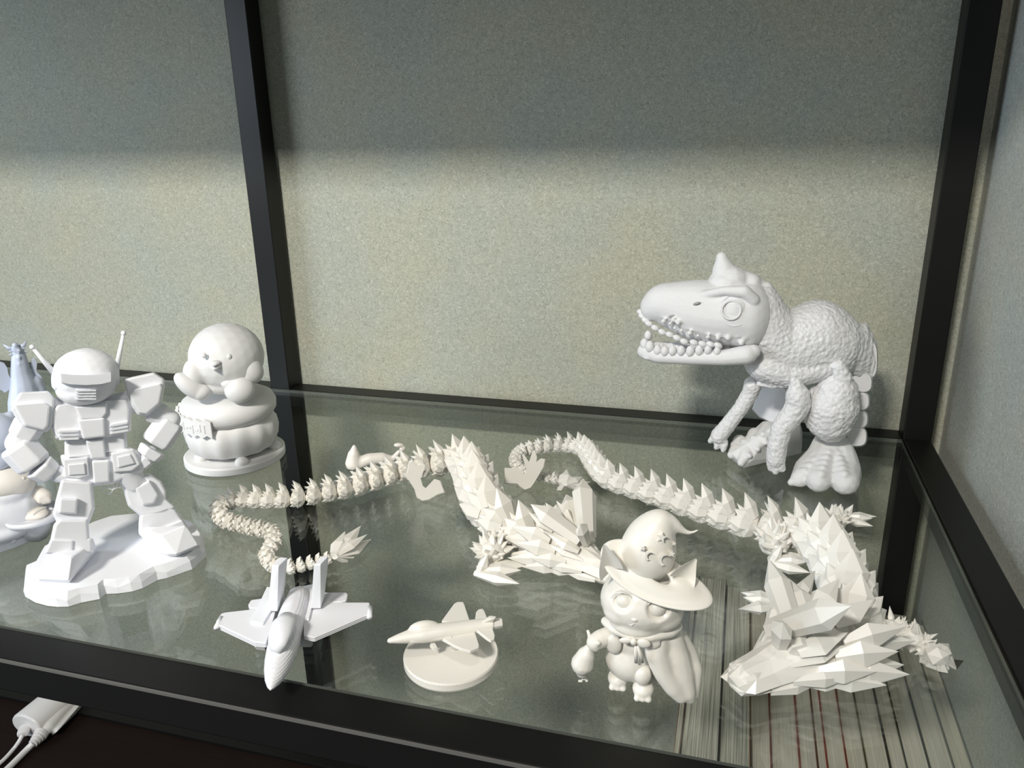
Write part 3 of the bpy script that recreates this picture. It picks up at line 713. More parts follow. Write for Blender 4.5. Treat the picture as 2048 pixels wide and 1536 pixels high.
rpart('thigh', [(sh([(1120, 290), (1385, 210), (1500, 290), (1550, 380), (1550, 460), (1640, 540), (1560, 600), (1310, 620), (1190, 520)]), dR - 200, dR + 20, .08, .3), (sh([(1250, 352), (1390, 276), (1482, 420), (1440, 500), (1325, 520)]), dR - 20, dR + 76, .1, .3)])
# pelvis, trunk
rpart('pelvis', [([(560, 1350), (1190, 1270), (1330, 1330), (1340, 1500), (1050, 1622), (860, 1640), (600, 1600)], -120, 60), ([(850, 1400), (1020, 1390), (1025, 1610), (870, 1625)], 0, 95)])
rpart('skirt_plate', [([(590, 1392), (820, 1368), (835, 1540), (740, 1570), (600, 1560)], 20, 110, .08, .4), ([(630, 1440), (790, 1425), (800, 1530), (640, 1540)], 90, 128, .1, .4)])
rpart('skirt_plate', [([(1032, 1335), (1240, 1288), (1312, 1440), (1230, 1500), (1060, 1515)], 0, 100, .08, .4), ([(1085, 1370), (1215, 1340), (1260, 1430), (1100, 1470)], 80, 118, .1, .4)])
rpart('abdomen', [([(600, 1210), (1180, 1130), (1190, 1300), (1040, 1380), (600, 1400)], -90, 60), ([(790, 1215), (970, 1195), (990, 1385), (850, 1392)], 20, 96)])
ch = rpart('chest', [([(470, 960), (520, 880), (1195, 820), (1225, 930), (1222, 1130), (1010, 1190), (520, 1205), (480, 1100)], -150, 110, .06, .3), ([(720, 1020), (975, 1000), (985, 1180), (770, 1205)], 60, 150, .06, .3)])
for (x0, y0, x1, y1) in ((540, 1135, 735, 1128), (545, 1170, 738, 1163), (550, 1205, 740, 1198), (1020, 1082, 1195, 1050), (1022, 1116, 1198, 1086), (1024, 1150, 1200, 1120)):
    rpart('vent_slat', [([(x0, y0 - 13), (x1, y1 - 13), (x1, y1 + 9), (x0, y0 + 9)], 80, 134, .05, .3)], 0.0005, ch)
rpart('neck_collar', [([(690, 900), (1000, 860), (1000, 960), (960, 1010), (740, 1020)], 60, 140, .12, .3)])
bm = bmesh.new()
fchain(bm, FR, [(320, 900, -20, 90), (640, 960, -40, 130), (1000, 930, -40, 130), (1370, 800, -20, 90)])
fchain(bm, FR, [(840, 900, -60, 120), (860, 1180, -60, 110), (880, 1420, -70, 150)])
fchain(bm, FR, [(700, 1520, -20, 110), (700, 1640, 30, 95)]); fchain(bm, FR, [(1150, 1480, -40, 110), (1260, 1600, -60, 100)])
fchain(bm, FR, [(660, 1960, -30, 100), (660, 2100, 60, 110)]); fchain(bm, FR, [(1440, 1860, -120, 95), (1480, 1950, -120, 100)])
fchain(bm, FR, [(210, 1120, 0, 80), (150, 1240, 10, 90)]); fchain(bm, FR, [(1500, 960, -20, 78), (1590, 1020, -20, 90)]); fchain(bm, FR, [(520, 1540, 40, 60), (600, 1530, 30, 60)]); fchain(bm, FR, [(1400, 1330, 10, 70), (1310, 1420, 10, 60)])
fchain(bm, FR, [(320, 1000, -10, 80), (260, 1100, 0, 80)]); fchain(bm, FR, [(1400, 880, -20, 80), (1450, 960, -20, 80)]); fchain(bm, FR, [(800, 820, 0, 110), (800, 900, 0, 120)])
o = link_mesh('joint_frame', bm, M_COOL, rob); fuse(o, .0016, 2)
# head: plain dome helmet with a straight visor band and ear pods with rods
bm = bmesh.new(); fball(bm, FR, 800, 600, 30, (262, 225, 235)); fball(bm, FR, 800, 720, 30, (235, 150, 210)); fball(bm, FR, 800, 440, 0, (110, 80, 110))
hd = link_mesh('head', bm, M_COOL, rob); fuse(hd, 0.0012, 3)
bm = bmesh.new()
vv = [(555, 590), (650, 600), (800, 606), (950, 598), (1045, 580), (1045, 668), (950, 692), (800, 702), (650, 694), (560, 676)]
add_plate(bm, FR, vv, 190, 300, .05, .4)
sub_mesh('visor', bm, M_COOLS, hd, rob); rv = bm if False else None
bm = bmesh.new()
for k in range(4): add_plate(bm, FR, [(700, 745 + 26 * k), (900, 742 + 26 * k), (895, 757 + 26 * k), (705, 760 + 26 * k)], 150, 262 - 10 * k, .03, .3)
sub_mesh('mouth_grille', bm, M_COOL, hd, rob)
for (u, v, tu, tv) in ((520, 650, 300, 345), (1078, 620, 1150, 215)):
    bm = bmesh.new(); s = -1 if u < 800 else 1
    tube(bm, [FR.p(u - 45 * s, v, 30), FR.p(u + 10 * s, v, 34), FR.p(u + 34 * s, v, 36)], [88 * FR.m, 88 * FR.m, 62 * FR.m], 20)
    pod = sub_mesh('ear_pod', bm, M_COOL, hd, rob)
    bm = bmesh.new(); tube(bm, [FR.p(u, v - 40, 40), FR.p(tu, tv, 50)], [26 * FR.m, 13 * FR.m], 10); ball(bm, FR.p(tu, tv, 50), 22 * FR.m, 2)
    sub_mesh('antenna', bm, M_COOL, hd, rob, True)
# shoulders and arms
rpart('shoulder_plate', [([(98, 925), (130, 850), (185, 765), (450, 752), (512, 830), (500, 1080), (430, 1142), (215, 1092), (150, 1010)], -130, 110, .05, .25), ([(120, 880), (410, 855), (470, 900), (450, 1080), (415, 1125), (225, 1080)], 60, 150, .06, .3)])
rpart('shoulder_plate', [([(1185, 790), (1150, 640), (1435, 578), (1530, 640), (1535, 700), (1500, 880), (1370, 992), (1280, 985), (1222, 890)], -130, 100, .05, .25), ([(1200, 790), (1250, 735), (1500, 680), (1520, 720), (1490, 870), (1368, 975), (1290, 965), (1235, 880)], 50, 140, .06, .3)])
def limb(name, a, b, wa, wb, da, db, tk=0.8, parent=None):
    "square-section armour tube between two picture points"
    A = FR.p(a[0], a[1], da); B = FR.p(b[0], b[1], db); bm = bmesh.new()
    tube(bm, [A, A.lerp(B, .12), A.lerp(B, .88), B], [wa * FR.m * .86, wa * FR.m, wb * FR.m, wb * FR.m * .86], 6, FR.n, tk)
    return bevel(link_mesh(name, bm, M_COOL, parent or rob), 0.001, 2, 0.4)
limb('upper_arm', (290, 1040), (200, 1190), 130, 118, 0, 10)
limb('forearm', (140, 1250), (330, 1450), 150, 150, 20, 60)
limb('cuff', (350, 1450), (470, 1530), 130, 112, 60, 50)
limb('hand', (500, 1500), (590, 1560), 78, 70, 40, 20)
limb('upper_arm', (1400, 930), (1540, 1000), 110, 104, -20, -20)
limb('forearm', (1600, 1030), (1440, 1250), 138, 142, -10, 10)
limb('cuff', (1430, 1290), (1370, 1370), 132, 112, 10, 20)
limb('hand', (1370, 1380), (1310, 1440), 78, 70, 20, 20)

# stray print threads hanging under the pelvis
for pts in ([(860, 1650), (870, 1680), (885, 1692)], [(940, 1650), (980, 1700), (1020, 1713), (1060, 1660), (1090, 1600)], [(1000, 1655), (1080, 1645), (1125, 1655), (1110, 1610)], [(950, 1640), (1050, 1670), (1120, 1630)]):
    bm = bmesh.new(); Q = catmull([FR.p(u, v, 0) for u, v in pts], 6); tube(bm, Q, [4.5 * FR.m] * len(Q), 6); link_mesh('print_thread', bm, M_COOL, rob, smooth=True)

# ------------------------------------------------------------------ round bird on a cushion and pot (plain stand-in)
FK = Fig(470, 925, 340, 620, 4.39)
bird = thing('bird_figurine', 'matte white round bird figurine perched on a cushion and pot, left of the middle post', 'figurine', G(470, 920))
kc = G(472, 915, 0); kr = 0.0545
bm = bmesh.new()
rr = [(kr * .97, .0005), (kr, .002), (kr, .0085), (kr * .97, .010)]
rings = [[bm.verts.new((kc.x + r * math.cos(2 * math.pi * i / 64), kc.y + r * math.sin(2 * math.pi * i / 64), z)) for i in range(64)] for r, z in rr]
for A, B in zip(rings, rings[1:]):
    for i in range(64): bm.faces.new((A[i], A[(i + 1) % 64], B[(i + 1) % 64], B[i]))
bm.faces.new(rings[-1]); bm.faces.new(list(reversed(rings[0])))
link_mesh('round_base', bm, M_MATTE, bird)
def rev(bm, c, prof, n=48, fn=None):
    rings = [[bm.verts.new((c.x + r * math.cos(2 * math.pi * i / n) * (fn(i / n, k) if fn else 1), c.y + r * math.sin(2 * math.pi * i / n) * (fn(i / n, k) if fn else 1), c.z + z)) for i in range(n)] for k, (r, z) in enumerate(prof)]
    for A, B in zip(rings, rings[1:]):
        for i in range(n): bm.faces.new((A[i], A[(i + 1) % n], B[(i + 1) % n], B[i]))
    bm.faces.new(rings[-1]); bm.faces.new(list(reversed(rings[0])))
pc = Vector((kc.x, kc.y, 0))
bm = bmesh.new(); rev(bm, pc, [(.034, .0135), (.043, .0165), (.0485, .026), (.050, .036), (.0485, .046), (.043, .052)], 96, lambda a, k: 1 + 0.018 * math.sin(a * 2 * math.pi * 14) * (1 if 0.55 < a < 1.0 or a < .15 else 0.0) * (k > 0))
link_mesh('pot', bm, M_MATTE, bird, smooth=True)
for (u, v) in ((270, 1298), (630, 1335), (920, 1190)):
    bm = bmesh.new(); c = G(*FK.px(u, v), .012); ball(bm, c, (.0075, .0075, .006), 2); link_mesh('pot_foot', bm, M_MATTE, bird, smooth=True)
bm = bmesh.new(); rev(bm, pc, [(.036, .0505), (.046, .052), (.0505, .0585), (.051, .066), (.048, .0725), (.040, .077), (.022, .079)], 64)
link_mesh('cushion', bm, M_MATTE, bird, smooth=True)
# the banner wrapped on the front
bm = bmesh.new(); N = 16; t0 = math.radians(190); t1 = math.radians(285); prev = None
for i in range(N + 1):
    a = t0 + (t1 - t0) * i / N; r0 = .0520; r1 = .0548; jag = .0016 * (1 if i % 2 else -1)
    z0, z1 = .047 + jag, .0655 + jag
    q = [bm.verts.new((pc.x + r * math.cos(a), pc.y + r * math.sin(a), z)) for r, z in ((r0, z0), (r1, z0), (r1, z1), (r0, z1))]
    if prev:
        for k in range(4): bm.faces.new((prev[k], prev[(k + 1) % 4], q[(k + 1) % 4], q[k]))
    else: bm.faces.new(q)
    prev = q
bm.faces.new(list(reversed(prev)))
ban = link_mesh('banner', bm, M_MATTE, bird)
bm = bmesh.new(); rnd = random.Random(3)
for i in range(17):
    a = t0 + .14 + (t1 - t0 - .28) * i / 16; zc = .056 + rnd.uniform(-.0015, .0015); h = rnd.choice((.001, .004, .0045)); w = .0022 if h < .002 else .0007
    c = Vector((pc.x + .0549 * math.cos(a), pc.y + .0549 * math.sin(a), zc)); tt = Vector((-math.sin(a), math.cos(a), 0)); nn = Vector((math.cos(a), math.sin(a), 0))
    hull(bm, [c + tt * w * sx + Vector((0, 0, h * sz)) + nn * (.0006 * sn) for sx in (-1, 1) for sz in (-1, 1) for sn in (-1, 1)])
sub_mesh('raised_strokes', bm, M_MATTE, ban, bird)
kb = FK.p(497, 425, 0); BR = 300 * FK.m
bm = bmesh.new(); fball(bm, FK, 497, 412, 0, (308, 290, 300)); fball(bm, FK, 470, 640, 60, (170, 90, 150))
fball(bm, FK, 215, 560, 130, (90, 130, 90)); o = link_mesh('body', bm, M_MATTE, bird); fuse(o, 0.0015, 5)
bm = bmesh.new(); fball(bm, FK, 185, 670, 160, (80, 160, 90), 3, 0.75); fball(bm, FK, 270, 720, 170, (80, 70, 80)); o = link_mesh('wing', bm, M_MATTE, bird); fuse(o, .0014, 4)
bm = bmesh.new(); fball(bm, FK, 700, 520, 150, (105, 130, 110), 3, 0.5); o = link_mesh('wing', bm, M_MATTE, bird, smooth=True)
bm = bmesh.new(); fball(bm, FK, 612, 700, 230, (124, 116, 100), 3); fball(bm, FK, 510, 640, 230, (60, 50, 50)); o = link_mesh('foot', bm, M_MATTE, bird); fuse(o, .0014, 4)
bm = bmesh.new(); c = FK.p(400, 470, 270)
for zz, nm in ((.0015, 'a'), (-.0025, 'b')): crystal(bm, c + Vector((0, 0, zz)), -FK.n + FK.t * -.25 + Vector((0, 0, -.05)), .013, .0065, FK.t, .45, 10, .15, .9)
link_mesh('beak', bm, M_MATTE, bird, smooth=True)
for (u, v) in ((300, 400), (520, 410)):
    bm = bmesh.new(); fball(bm, FK, u, v, 268 if u < 400 else 285, (20, 24, 14), 2); link_mesh('eye', bm, M_MATTE, bird, smooth=True)

# ------------------------------------------------------------------ figure holding a dish, at the left edge
FL = Fig(20, 1095, 0, 780, 4.3875)
chef = thing('dish_bearer_figurine', 'rounded cream and white figurine holding out an oval dish, at the left edge', 'figurine', G(10, 1090))
bm = bmesh.new(); c = G(-10, 1062, 0)
rev(bm, Vector((c.x, c.y, 0)), [(.051, .0005), (.053, .002), (.053, .008), (.051, .0095)], 64); link_mesh('round_base', bm, M_COOLS, chef)
bm = bmesh.new(); fball(bm, FL, 0, 1060, 0, (330, 250, 250)); fball(bm, FL, -20, 1200, 20, (330, 130, 240)); fball(bm, FL, 40, 880, 0, (250, 120, 220))
fchain(bm, FL, [(100, 940, 60, 130), (200, 1000, 120, 90)]); o = link_mesh('robe', bm, M_COOLS, chef); fuse(o, .0018, 6)
bm = bmesh.new(); fball(bm, FL, 40, 800, 20, (255, 150, 210)); fball(bm, FL, 130, 840, 60, (160, 100, 150)); o = link_mesh('belly', bm, M_CREAM, chef); fuse(o, .0018, 6)
bm = bmesh.new(); fball(bm, FL, 205, 778, 175, (14, 20, 14), 2); link_mesh('button', bm, M_CREAM, chef, smooth=True)
bm = bmesh.new(); fball(bm, FL, -40, 400, 0, (190, 200, 180)); fball(bm, FL, 90, 240, -20, (50, 60, 40)); fball(bm, FL, -30, 590, 10, (150, 120, 140)); o = link_mesh('head', bm, M_ICE, chef); fuse(o, .0018, 5)
bm = bmesh.new(); fchain(bm, FL, [(250, 900, 40, 70), (340, 910, 80, 70), (390, 930, 110, 62)])
for (u, v) in ((345, 965), (385, 975), (425, 965)): fball(bm, FL, u, v, 150, (26, 34, 30))
o = link_mesh('paw', bm, M_CREAM, chef); fuse(o, .0012, 3)
bm = bmesh.new(); pz = .032; pc2 = FL.g(288, 1090, pz)
rev(bm, pc2, [(.017, -.006), (.0225, -.004), (.0250, .0015), (.0235, .002), (.020, -.001), (.004, -.002)], 40)
ds = link_mesh('dish', bm, M_COOLS, chef, smooth=True)
bm = bmesh.new(); ball(bm, pc2 + Vector((0, 0, .001)), (.0145, .010, .005), 3); fd = link_mesh('food', bm, M_CREAM, chef, smooth=True)
for k in range(4):
    bm = bmesh.new(); cc = pc2 + Vector((-.008 + .0055 * k, 0, .0045)); ball(bm, cc, (.0014, .008, .0022), 2); sub_mesh('food_ridge', bm, M_CREAM, fd, chef, True)
bm = bmesh.new(); tube(bm, [pc2 + Vector((0, 0, -.005)), Vector((pc2.x - .012, pc2.y + .01, .009))], [.012, .012], 12); fchain(bm, FL, [(160, 1120, 110, 60), (250, 1180, 100, 50)]); link_mesh('dish_support', bm, M_COOLS, chef, smooth=True)
bm = bmesh.new()
for (u, v, r) in ((60, 1310, 40), (115, 1325, 28), (20, 1330, 34), (300, 1250, 22), (350, 1240, 18)): ball(bm, FL.g(u, v, .0105), r * FL.m, 2)
o = link_mesh('pebbles', bm, M_COOLS, chef); fuse(o, .0012, 2)

# ------------------------------------------------------------------ icy blue winged dragon statue behind the robot
FD = Fig(45, 860, 0, 660, 10.97)
ice = thing('winged_dragon_statue', 'translucent icy blue winged dragon statuette behind the robot at the left edge', 'figurine', G(45, 860))
bm = bmesh.new()
fchain(bm, FD, [(400, 440, 0, 120), (430, 700, 0, 165), (460, 950, 0, 200), (520, 1200, 0, 260), (560, 1600, 0, 340), (520, 1950, -40, 300)])
fchain(bm, FD, [(350, 420, 60, 90), (330, 330, 120, 60)]); fchain(bm, FD, [(760, 1150, -40, 170), (860, 1300, -40, 150), (900, 1700, -40, 120)])
for k in range(4): fchain(bm, FD, [(420, 450 + 150 * k, 150, 40), (425, 520 + 150 * k, 170, 10)])
o = link_mesh('body', bm, M_ICE, ice); fuse(o, .0014, 4)
for (a, b, c) in (((300, 400, 80), (180, 390, 70), (75, 320, 60)), ((440, 380, 60), (530, 330, 50), (572, 235, 40))):
    bm = bmesh.new(); tube(bm, [FD.p(a[0], a[1], 30), FD.p(b[0], b[1], 30), FD.p(c[0], c[1], 20)], [62 * FD.m, 38 * FD.m, 10 * FD.m], 10); link_mesh('horn', bm, M_ICE, ice, smooth=True)
for (u, v, s) in ((215, 450, -1), (215, 525, -1), (560, 400, 1), (590, 490, 1)):
    bm = bmesh.new(); crystal(bm, FD.p(u - 90 * s, v + 10, 60), FD.t * s + Vector((0, 0, .1)), 110 * FD.m, 28 * FD.m, FD.n, .7); link_mesh('frill', bm, M_ICE, ice)
bm = plate(FD, [(-260, 650), (0, 690), (90, 720), (160, 830), (180, 960), (230, 1060), (330, 1110), (460, 1180), (450, 1330), (250, 1300), (100, 1380), (40, 1330), (-60, 1300), (-200, 1350)], -20, 25, .04); link_mesh('wing', bm, M_ICE, ice)
bm = plate(FD, [(690, 650), (750, 610), (770, 620), (815, 700), (800, 900), (900, 1010), (980, 1180), (990, 1400), (800, 1500), (760, 1280), (720, 1230), (640, 1180), (690, 960), (680, 800), (660, 780)], -60, -10, .04); link_mesh('wing', bm, M_ICE, ice)
bm = bmesh.new(); c = G(45, 860, 0); rev(bm, Vector((c.x, c.y, 0)), [(.030, .0005), (.032, .003), (.030, .010), (.018, .020)], 14); link_mesh('pedestal', bm, M_ICE, ice)

# ------------------------------------------------------------------ larger jet
FJ = Fig(580, 1290, 420, 1110, 5.297)
jet = thing('toy_jet', 'white printed twin-tail toy jet, nose overhanging the front black beam', 'toy jet', G(575, 1300))
bm = bmesh.new(); mm = FJ.m * .93
sec = [(640, 1432, .0160, 6), (648, 1395, .0162, 42), (668, 1330, .0168, 84), (700, 1230, .0176, 124), (728, 1130, .0186, 146), (765, 1000, .0200, 162), (820, 820, .0215, 164), (870, 650, .0230, 154), (912, 510, .0238, 138), (938, 425, .0240, 118), (948, 374, .0235, 62)]
tube(bm, [FJ.g(u, v, z) for u, v, z, r in sec], [r * mm for *_, r in sec], 28, Vector((0, 0, 1)), 0.92)
o = link_mesh('fuselage', bm, M_LAYER, jet, smooth=True)
bm = bmesh.new()
tube(bm, [FJ.g(690, 1030, .0275), FJ.g(712, 950, .0315), FJ.g(742, 840, .0345), FJ.g(780, 730, .0355), FJ.g(815, 650, .0330)], [50 * mm, 100 * mm, 122 * mm, 124 * mm, 84 * mm], 24, Vector((0, 0, 1)), .62)
cn = link_mesh('canopy', bm, M_COOL, jet, smooth=True)
for (a, r) in ((.34, 112), (.66, 120)):
    c = FJ.g(712 + 70 * a, 950 - 240 * a, .0315 + .0045 * a); c.z -= .004; dd = FJ.g(775, 720, .0335) - FJ.g(700, 940, .0335)
    bm = bmesh.new(); torus(bm, c, dd, r * mm, 4.5 * mm, 32, 6); sub_mesh('canopy_band', bm, M_COOL, cn, jet, True)
def slab(name, pts, z0, z1, mat=M_LAYER, w=.0006, parent=None):
    bm = bmesh.new(); hull(bm, [FJ.g(u, v, z) for u, v in pts for z in (z0,)] + [FJ.g(u, v, z0) + Vector((0, 0, z1 - z0)) for u, v in pts])
    return bevel(link_mesh(name, bm, mat, jet), w, 1, .5)
slab('wing', [(600, 985), (480, 975), (70, 780), (75, 740), (125, 668), (165, 655), (640, 600), (700, 640)], .0185, .0225)
slab('wing', [(1000, 900), (1110, 925), (1160, 880), (1690, 672), (1702, 640), (1695, 552), (1180, 552), (1000, 640)], .0185, .0225)
slab('nacelle', [(470, 985), (600, 1010), (820, 620), (640, 600)], .0020, .0245, M_COOL)
slab('nacelle', [(950, 965), (1080, 965), (1165, 560), (980, 600)], .0020, .0245, M_COOL)
for (a, b) in (((485, 1000), (585, 1015)), ((962, 975), (1070, 975))):
    bm = bmesh.new(); A = FJ.g(a[0], a[1], .004); B = FJ.g(b[0], b[1], .004); k = Vector((0, -.0004, 0)) + Vector((0, 0, .016))
    hull(bm, [A, B, A + k, B + k, A + Vector((0, .003, 0)), B + Vector((0, .003, 0)), A + k + Vector((0, .003, 0)), B + k + Vector((0, .003, 0))]); link_mesh('intake', bm, M_HOLE, jet)
for pts in (((66, 775), (122, 668)), ((1690, 665), (1692, 556))):
    bm = bmesh.new(); tube(bm, [FJ.g(u, v, .0212) for u, v in pts], [.0020, .0020], 8); link_mesh('wingtip_rail', bm, M_COOL, jet, smooth=True)
slab('tailplane', [(700, 500), (620, 492), (440, 518), (408, 570), (440, 605), (700, 600)], .0190, .0225)
slab('tailplane', [(1150, 440), (1450, 438), (1462, 460), (1448, 525), (1380, 540), (1150, 545)], .0190, .0225)
for (b0, tp) in (([(610, 600), (712, 602), (775, 480), (690, 470)], [(655, 110), (728, 118), (740, 108), (668, 100)]), ([(1070, 572), (1172, 568), (1212, 450), (1120, 450)], [(1100, 100), (1172, 100), (1180, 92), (1110, 92)])):
    bm = bmesh.new(); hull(bm, [FJ.g(u, v, .024) for u, v in b0] + [FJ.g(u, v, .063) for u, v in tp[:2]] + [FJ.g(u, v, .063) + Vector((0, .012, 0)) for u, v in tp[:2]])
    bevel(link_mesh('tail_fin', bm, M_COOL, jet), .0008, 2, .5)

# ------------------------------------------------------------------ small jet on a disc
FS = Fig(903, 1320, 760, 1180, 7.315)
sj = thing('display_jet', 'ivory miniature jet on a round disc stand, left of the witch cat', 'toy jet', G(903, 1320))
c = (G(809, 1318, .004) + G(998, 1300, .004)) / 2; c.z = 0; c.y -= .002; R0 = (G(809, 1318, .004) - G(998, 1300, .004)).length / 2
bm = bmesh.new(); rev(bm, c, [(R0 * .98, .0005), (R0, .002), (R0, .0062), (R0 * .98, .0074)], 72); link_mesh('disc_stand', bm, M_IVORY, sj)
bm = bmesh.new(); q = Vector((c.x + .002, c.y + .006, .007)); tube(bm, [q, q + Vector((0, 0, .020))], [.0035, .003], 14); link_mesh('stem', bm, M_IVORY, sj, smooth=True)
ZJ = .026
bm = bmesh.new()
P = [FS.g(u, v, ZJ) for u, v in ((128, 745), (270, 715), (430, 680), (620, 650), (900, 610), (1200, 560), (1500, 515), (1660, 495))]
tube(bm, P, [x * FS.m for x in (40, 76, 108, 136, 136, 120, 108, 98)], 18, Vector((0, 0, 1)), .85)
ball(bm, P[0], 30 * FS.m, 2)
ball(bm, FS.g(640, 560, ZJ + .003), (225 * FS.m, 96 * FS.m, 118 * FS.m), 3, ((P[4] - P[2]).normalized(), Vector((0, 0, 1)).cross((P[4] - P[2]).normalized()), Vector((0, 0, 1))))
o = link_mesh('fuselage', bm, M_IVORY, sj); fuse(o, .0008, 3)
def sslab(name, pts, t=.0022, z=ZJ):
    bm = bmesh.new(); hull(bm, [FS.g(u, v, z) + Vector((0, 0, s * t / 2)) for u, v in pts for s in (-1, 1)]); return bevel(link_mesh(name, bm, M_IVORY, sj), .0005, 2, .5)
sslab('wing', [(900, 470), (960, 440), (1085, 215), (1130, 190), (1210, 190), (1235, 225), (1310, 450), (1250, 520)])
sslab('wing', [(860, 700), (1090, 830), (1200, 880), (1320, 912), (1445, 860), (1450, 820), (1390, 640), (1200, 600)], z=ZJ - .002)
sslab('tailplane', [(1390, 450), (1405, 340), (1440, 300), (1500, 290), (1525, 320), (1565, 420)])
sslab('tailplane', [(1410, 600), (1560, 720), (1620, 755), (1672, 735), (1680, 680), (1645, 570)])
bm = bmesh.new(); a = FS.g(1560, 470, ZJ + .004); hull(bm, [FS.g(u, v, z) + Vector((0, s, 0)) for u, v, z in ((1380, 520, ZJ), (1640, 500, ZJ), (1600, 390, ZJ + .008), (1690, 400, ZJ + .008)) for s in (-.0011, .0011)]); link_mesh('tail_fin', bm, M_IVORY, sj)
bm = bmesh.new(); tube(bm, [P[-1], P[-1] + (P[-1] - P[-2]).normalized() * .006], [82 * FS.m, 66 * FS.m], 8); link_mesh('nozzle', bm, M_IVORY, sj)
sslab('strake', [(440, 770), (900, 715), (1050, 700), (1000, 560), (700, 560), (460, 650)], .0016, ZJ - .001)
bm = bmesh.new(); crystal(bm, FS.g(770, 770, ZJ - .006), FS.g(770, 870, ZJ - .012) - FS.g(770, 770, ZJ - .006) + Vector((.001, 0, 0)), .008, .0028, Vector((1, 0, 0)), .3, 4); link_mesh('ventral_fin', bm, M_IVORY, sj)

# ------------------------------------------------------------------ witch cat
FC = Fig(1295, 1385, 1110, 1010, 3.656)
cat = thing('witch_cat_figurine', 'ivory cat figurine in bent witch hat and cape holding a small sack', 'figurine', G(1290, 1385))
bm = bmesh.new()
fball(bm, FC, 555, 1120, 0, (185, 170, 160)); fball(bm, FC, 560, 1000, 0, (150, 120, 120))
o = link_mesh('body', bm, M_IVORY, cat); fuse(o, .0012, 4)
bm = bmesh.new()
fball(bm, FC, 640, 690, 0, (298, 225, 240)); fball(bm, FC, 505, 755, 50, (150, 110, 150)); fball(bm, FC, 765, 785, 30, (165, 115, 165)); fball(bm, FC, 585, 850, 165, (72, 42, 56)); fball(bm, FC, 590, 750, 140, (52, 90, 70)); fball(bm, FC, 600, 850, 60, (200, 90, 150))
for (u, v, d) in ((470, 712, 190), (762, 775, 170)): 
    pass
o = link_mesh('head', bm, M_IVORY, cat); fuse(o, .0012, 5)
# press the eye sockets in
loc = cat.location
for (u, v, rr_) in ((470, 706, 76), (765, 768, 84)):
    w = FC.p(u, v, 200); best = min(o.data.vertices, key=lambda q: ((q.co + loc) - w).length)
    cc = best.co.copy(); nr = best.normal.copy(); rad = rr_ * FC.m * 1.05
    for q in o.data.vertices:
        dd = (q.co - cc).length
        if dd < rad: q.co -= nr * (rad * .50 * (1 - (dd / rad) ** 3))
    b2 = bmesh.new(); ball(b2, cc + loc - nr * rad * .62, (rad * .74, rad * .70, rad * .58), 3, (FC.t, Vector((0, 0, 1)), FC.n)); sub_mesh('eye', b2, M_IVORY, o, cat, True)
    b2 = bmesh.new(); N = 14; up = Vector((0, 0, 1)); pts = []
    for k in range(N + 1):
        t = math.pi * (.08 + .84 * k / N); pts.append(cc + loc + FC.t * (math.cos(t) * rad * .92) + up * (math.sin(t) * rad * .88) - nr * rad * .05)
    tube(b2, pts, [rad * .07 * (.3 + math.sin(math.pi * k / N)) for k in range(N + 1)], 8); sub_mesh('eyelid', b2, M_IVORY, o, cat, True)
bm = bmesh.new(); fball(bm, FC, 583, 838, 228, (26, 18, 16), 2); sub_mesh('nose', bm, M_IVORY, o, cat, True)
bm = bmesh.new(); tube(bm, [FC.p(535, 868, 214), FC.p(560, 882, 224), FC.p(583, 862, 230), FC.p(610, 885, 224), FC.p(640, 872, 212)], [3.5 * FC.m] * 5, 6); sub_mesh('mouth', bm, M_CREAM, o, cat, True)
bm = bmesh.new(); fball(bm, FC, 680, 880, 196, 12, 2); sub_mesh('fang', bm, M_IVORY, o, cat, True)
def ear(tip, bl, br, dep, inner):
    "cat ear: closed cone of leaf section whose front is scooped out"
    bm = bmesh.new(); T_ = FC.p(*tip); A = FC.p(*bl); B = FC.p(*br); bk = FC.n * (dep * FC.m)
    N = 12; base = []
    for k in range(N): t = k / N; base.append(A.lerp(B, t) + bk * math.sin(math.pi * t))
    for k in range(N): t = 1 - k / N; base.append(A.lerp(B, t) + bk * .42 * math.sin(math.pi * t))
    rows = []; cen0 = (A + B) / 2 + bk * .6
    for j in range(10):
        s = j / 10; row = []
        for p_ in base:
            q_ = p_.lerp(T_, s); cen = cen0.lerp(T_, s); row.append(bm.verts.new(q_ + (q_ - cen) * (.34 * math.sin(math.pi * min(1, s * 1.1)))))
        rows.append(row)
    M = len(base)
    for R1, R2 in zip(rows, rows[1:]):
        for k in range(M): bm.faces.new((R1[k], R1[(k + 1) % M], R2[(k + 1) % M], R2[k]))
    bm.faces.new(rows[0]); bm.faces.new(rows[-1])
    e = link_mesh('ear', bm, M_IVORY, cat); bevel(e, .0008, 3, .5)
    for f in e.data.polygons: f.use_smooth = True
    return e
ear((352, 266, 215), (336, 560, 150), (500, 470, 235), 150, 1)
ear((1044, 376, 60), (838, 520, 175), (990, 650, 110), 150, 1)
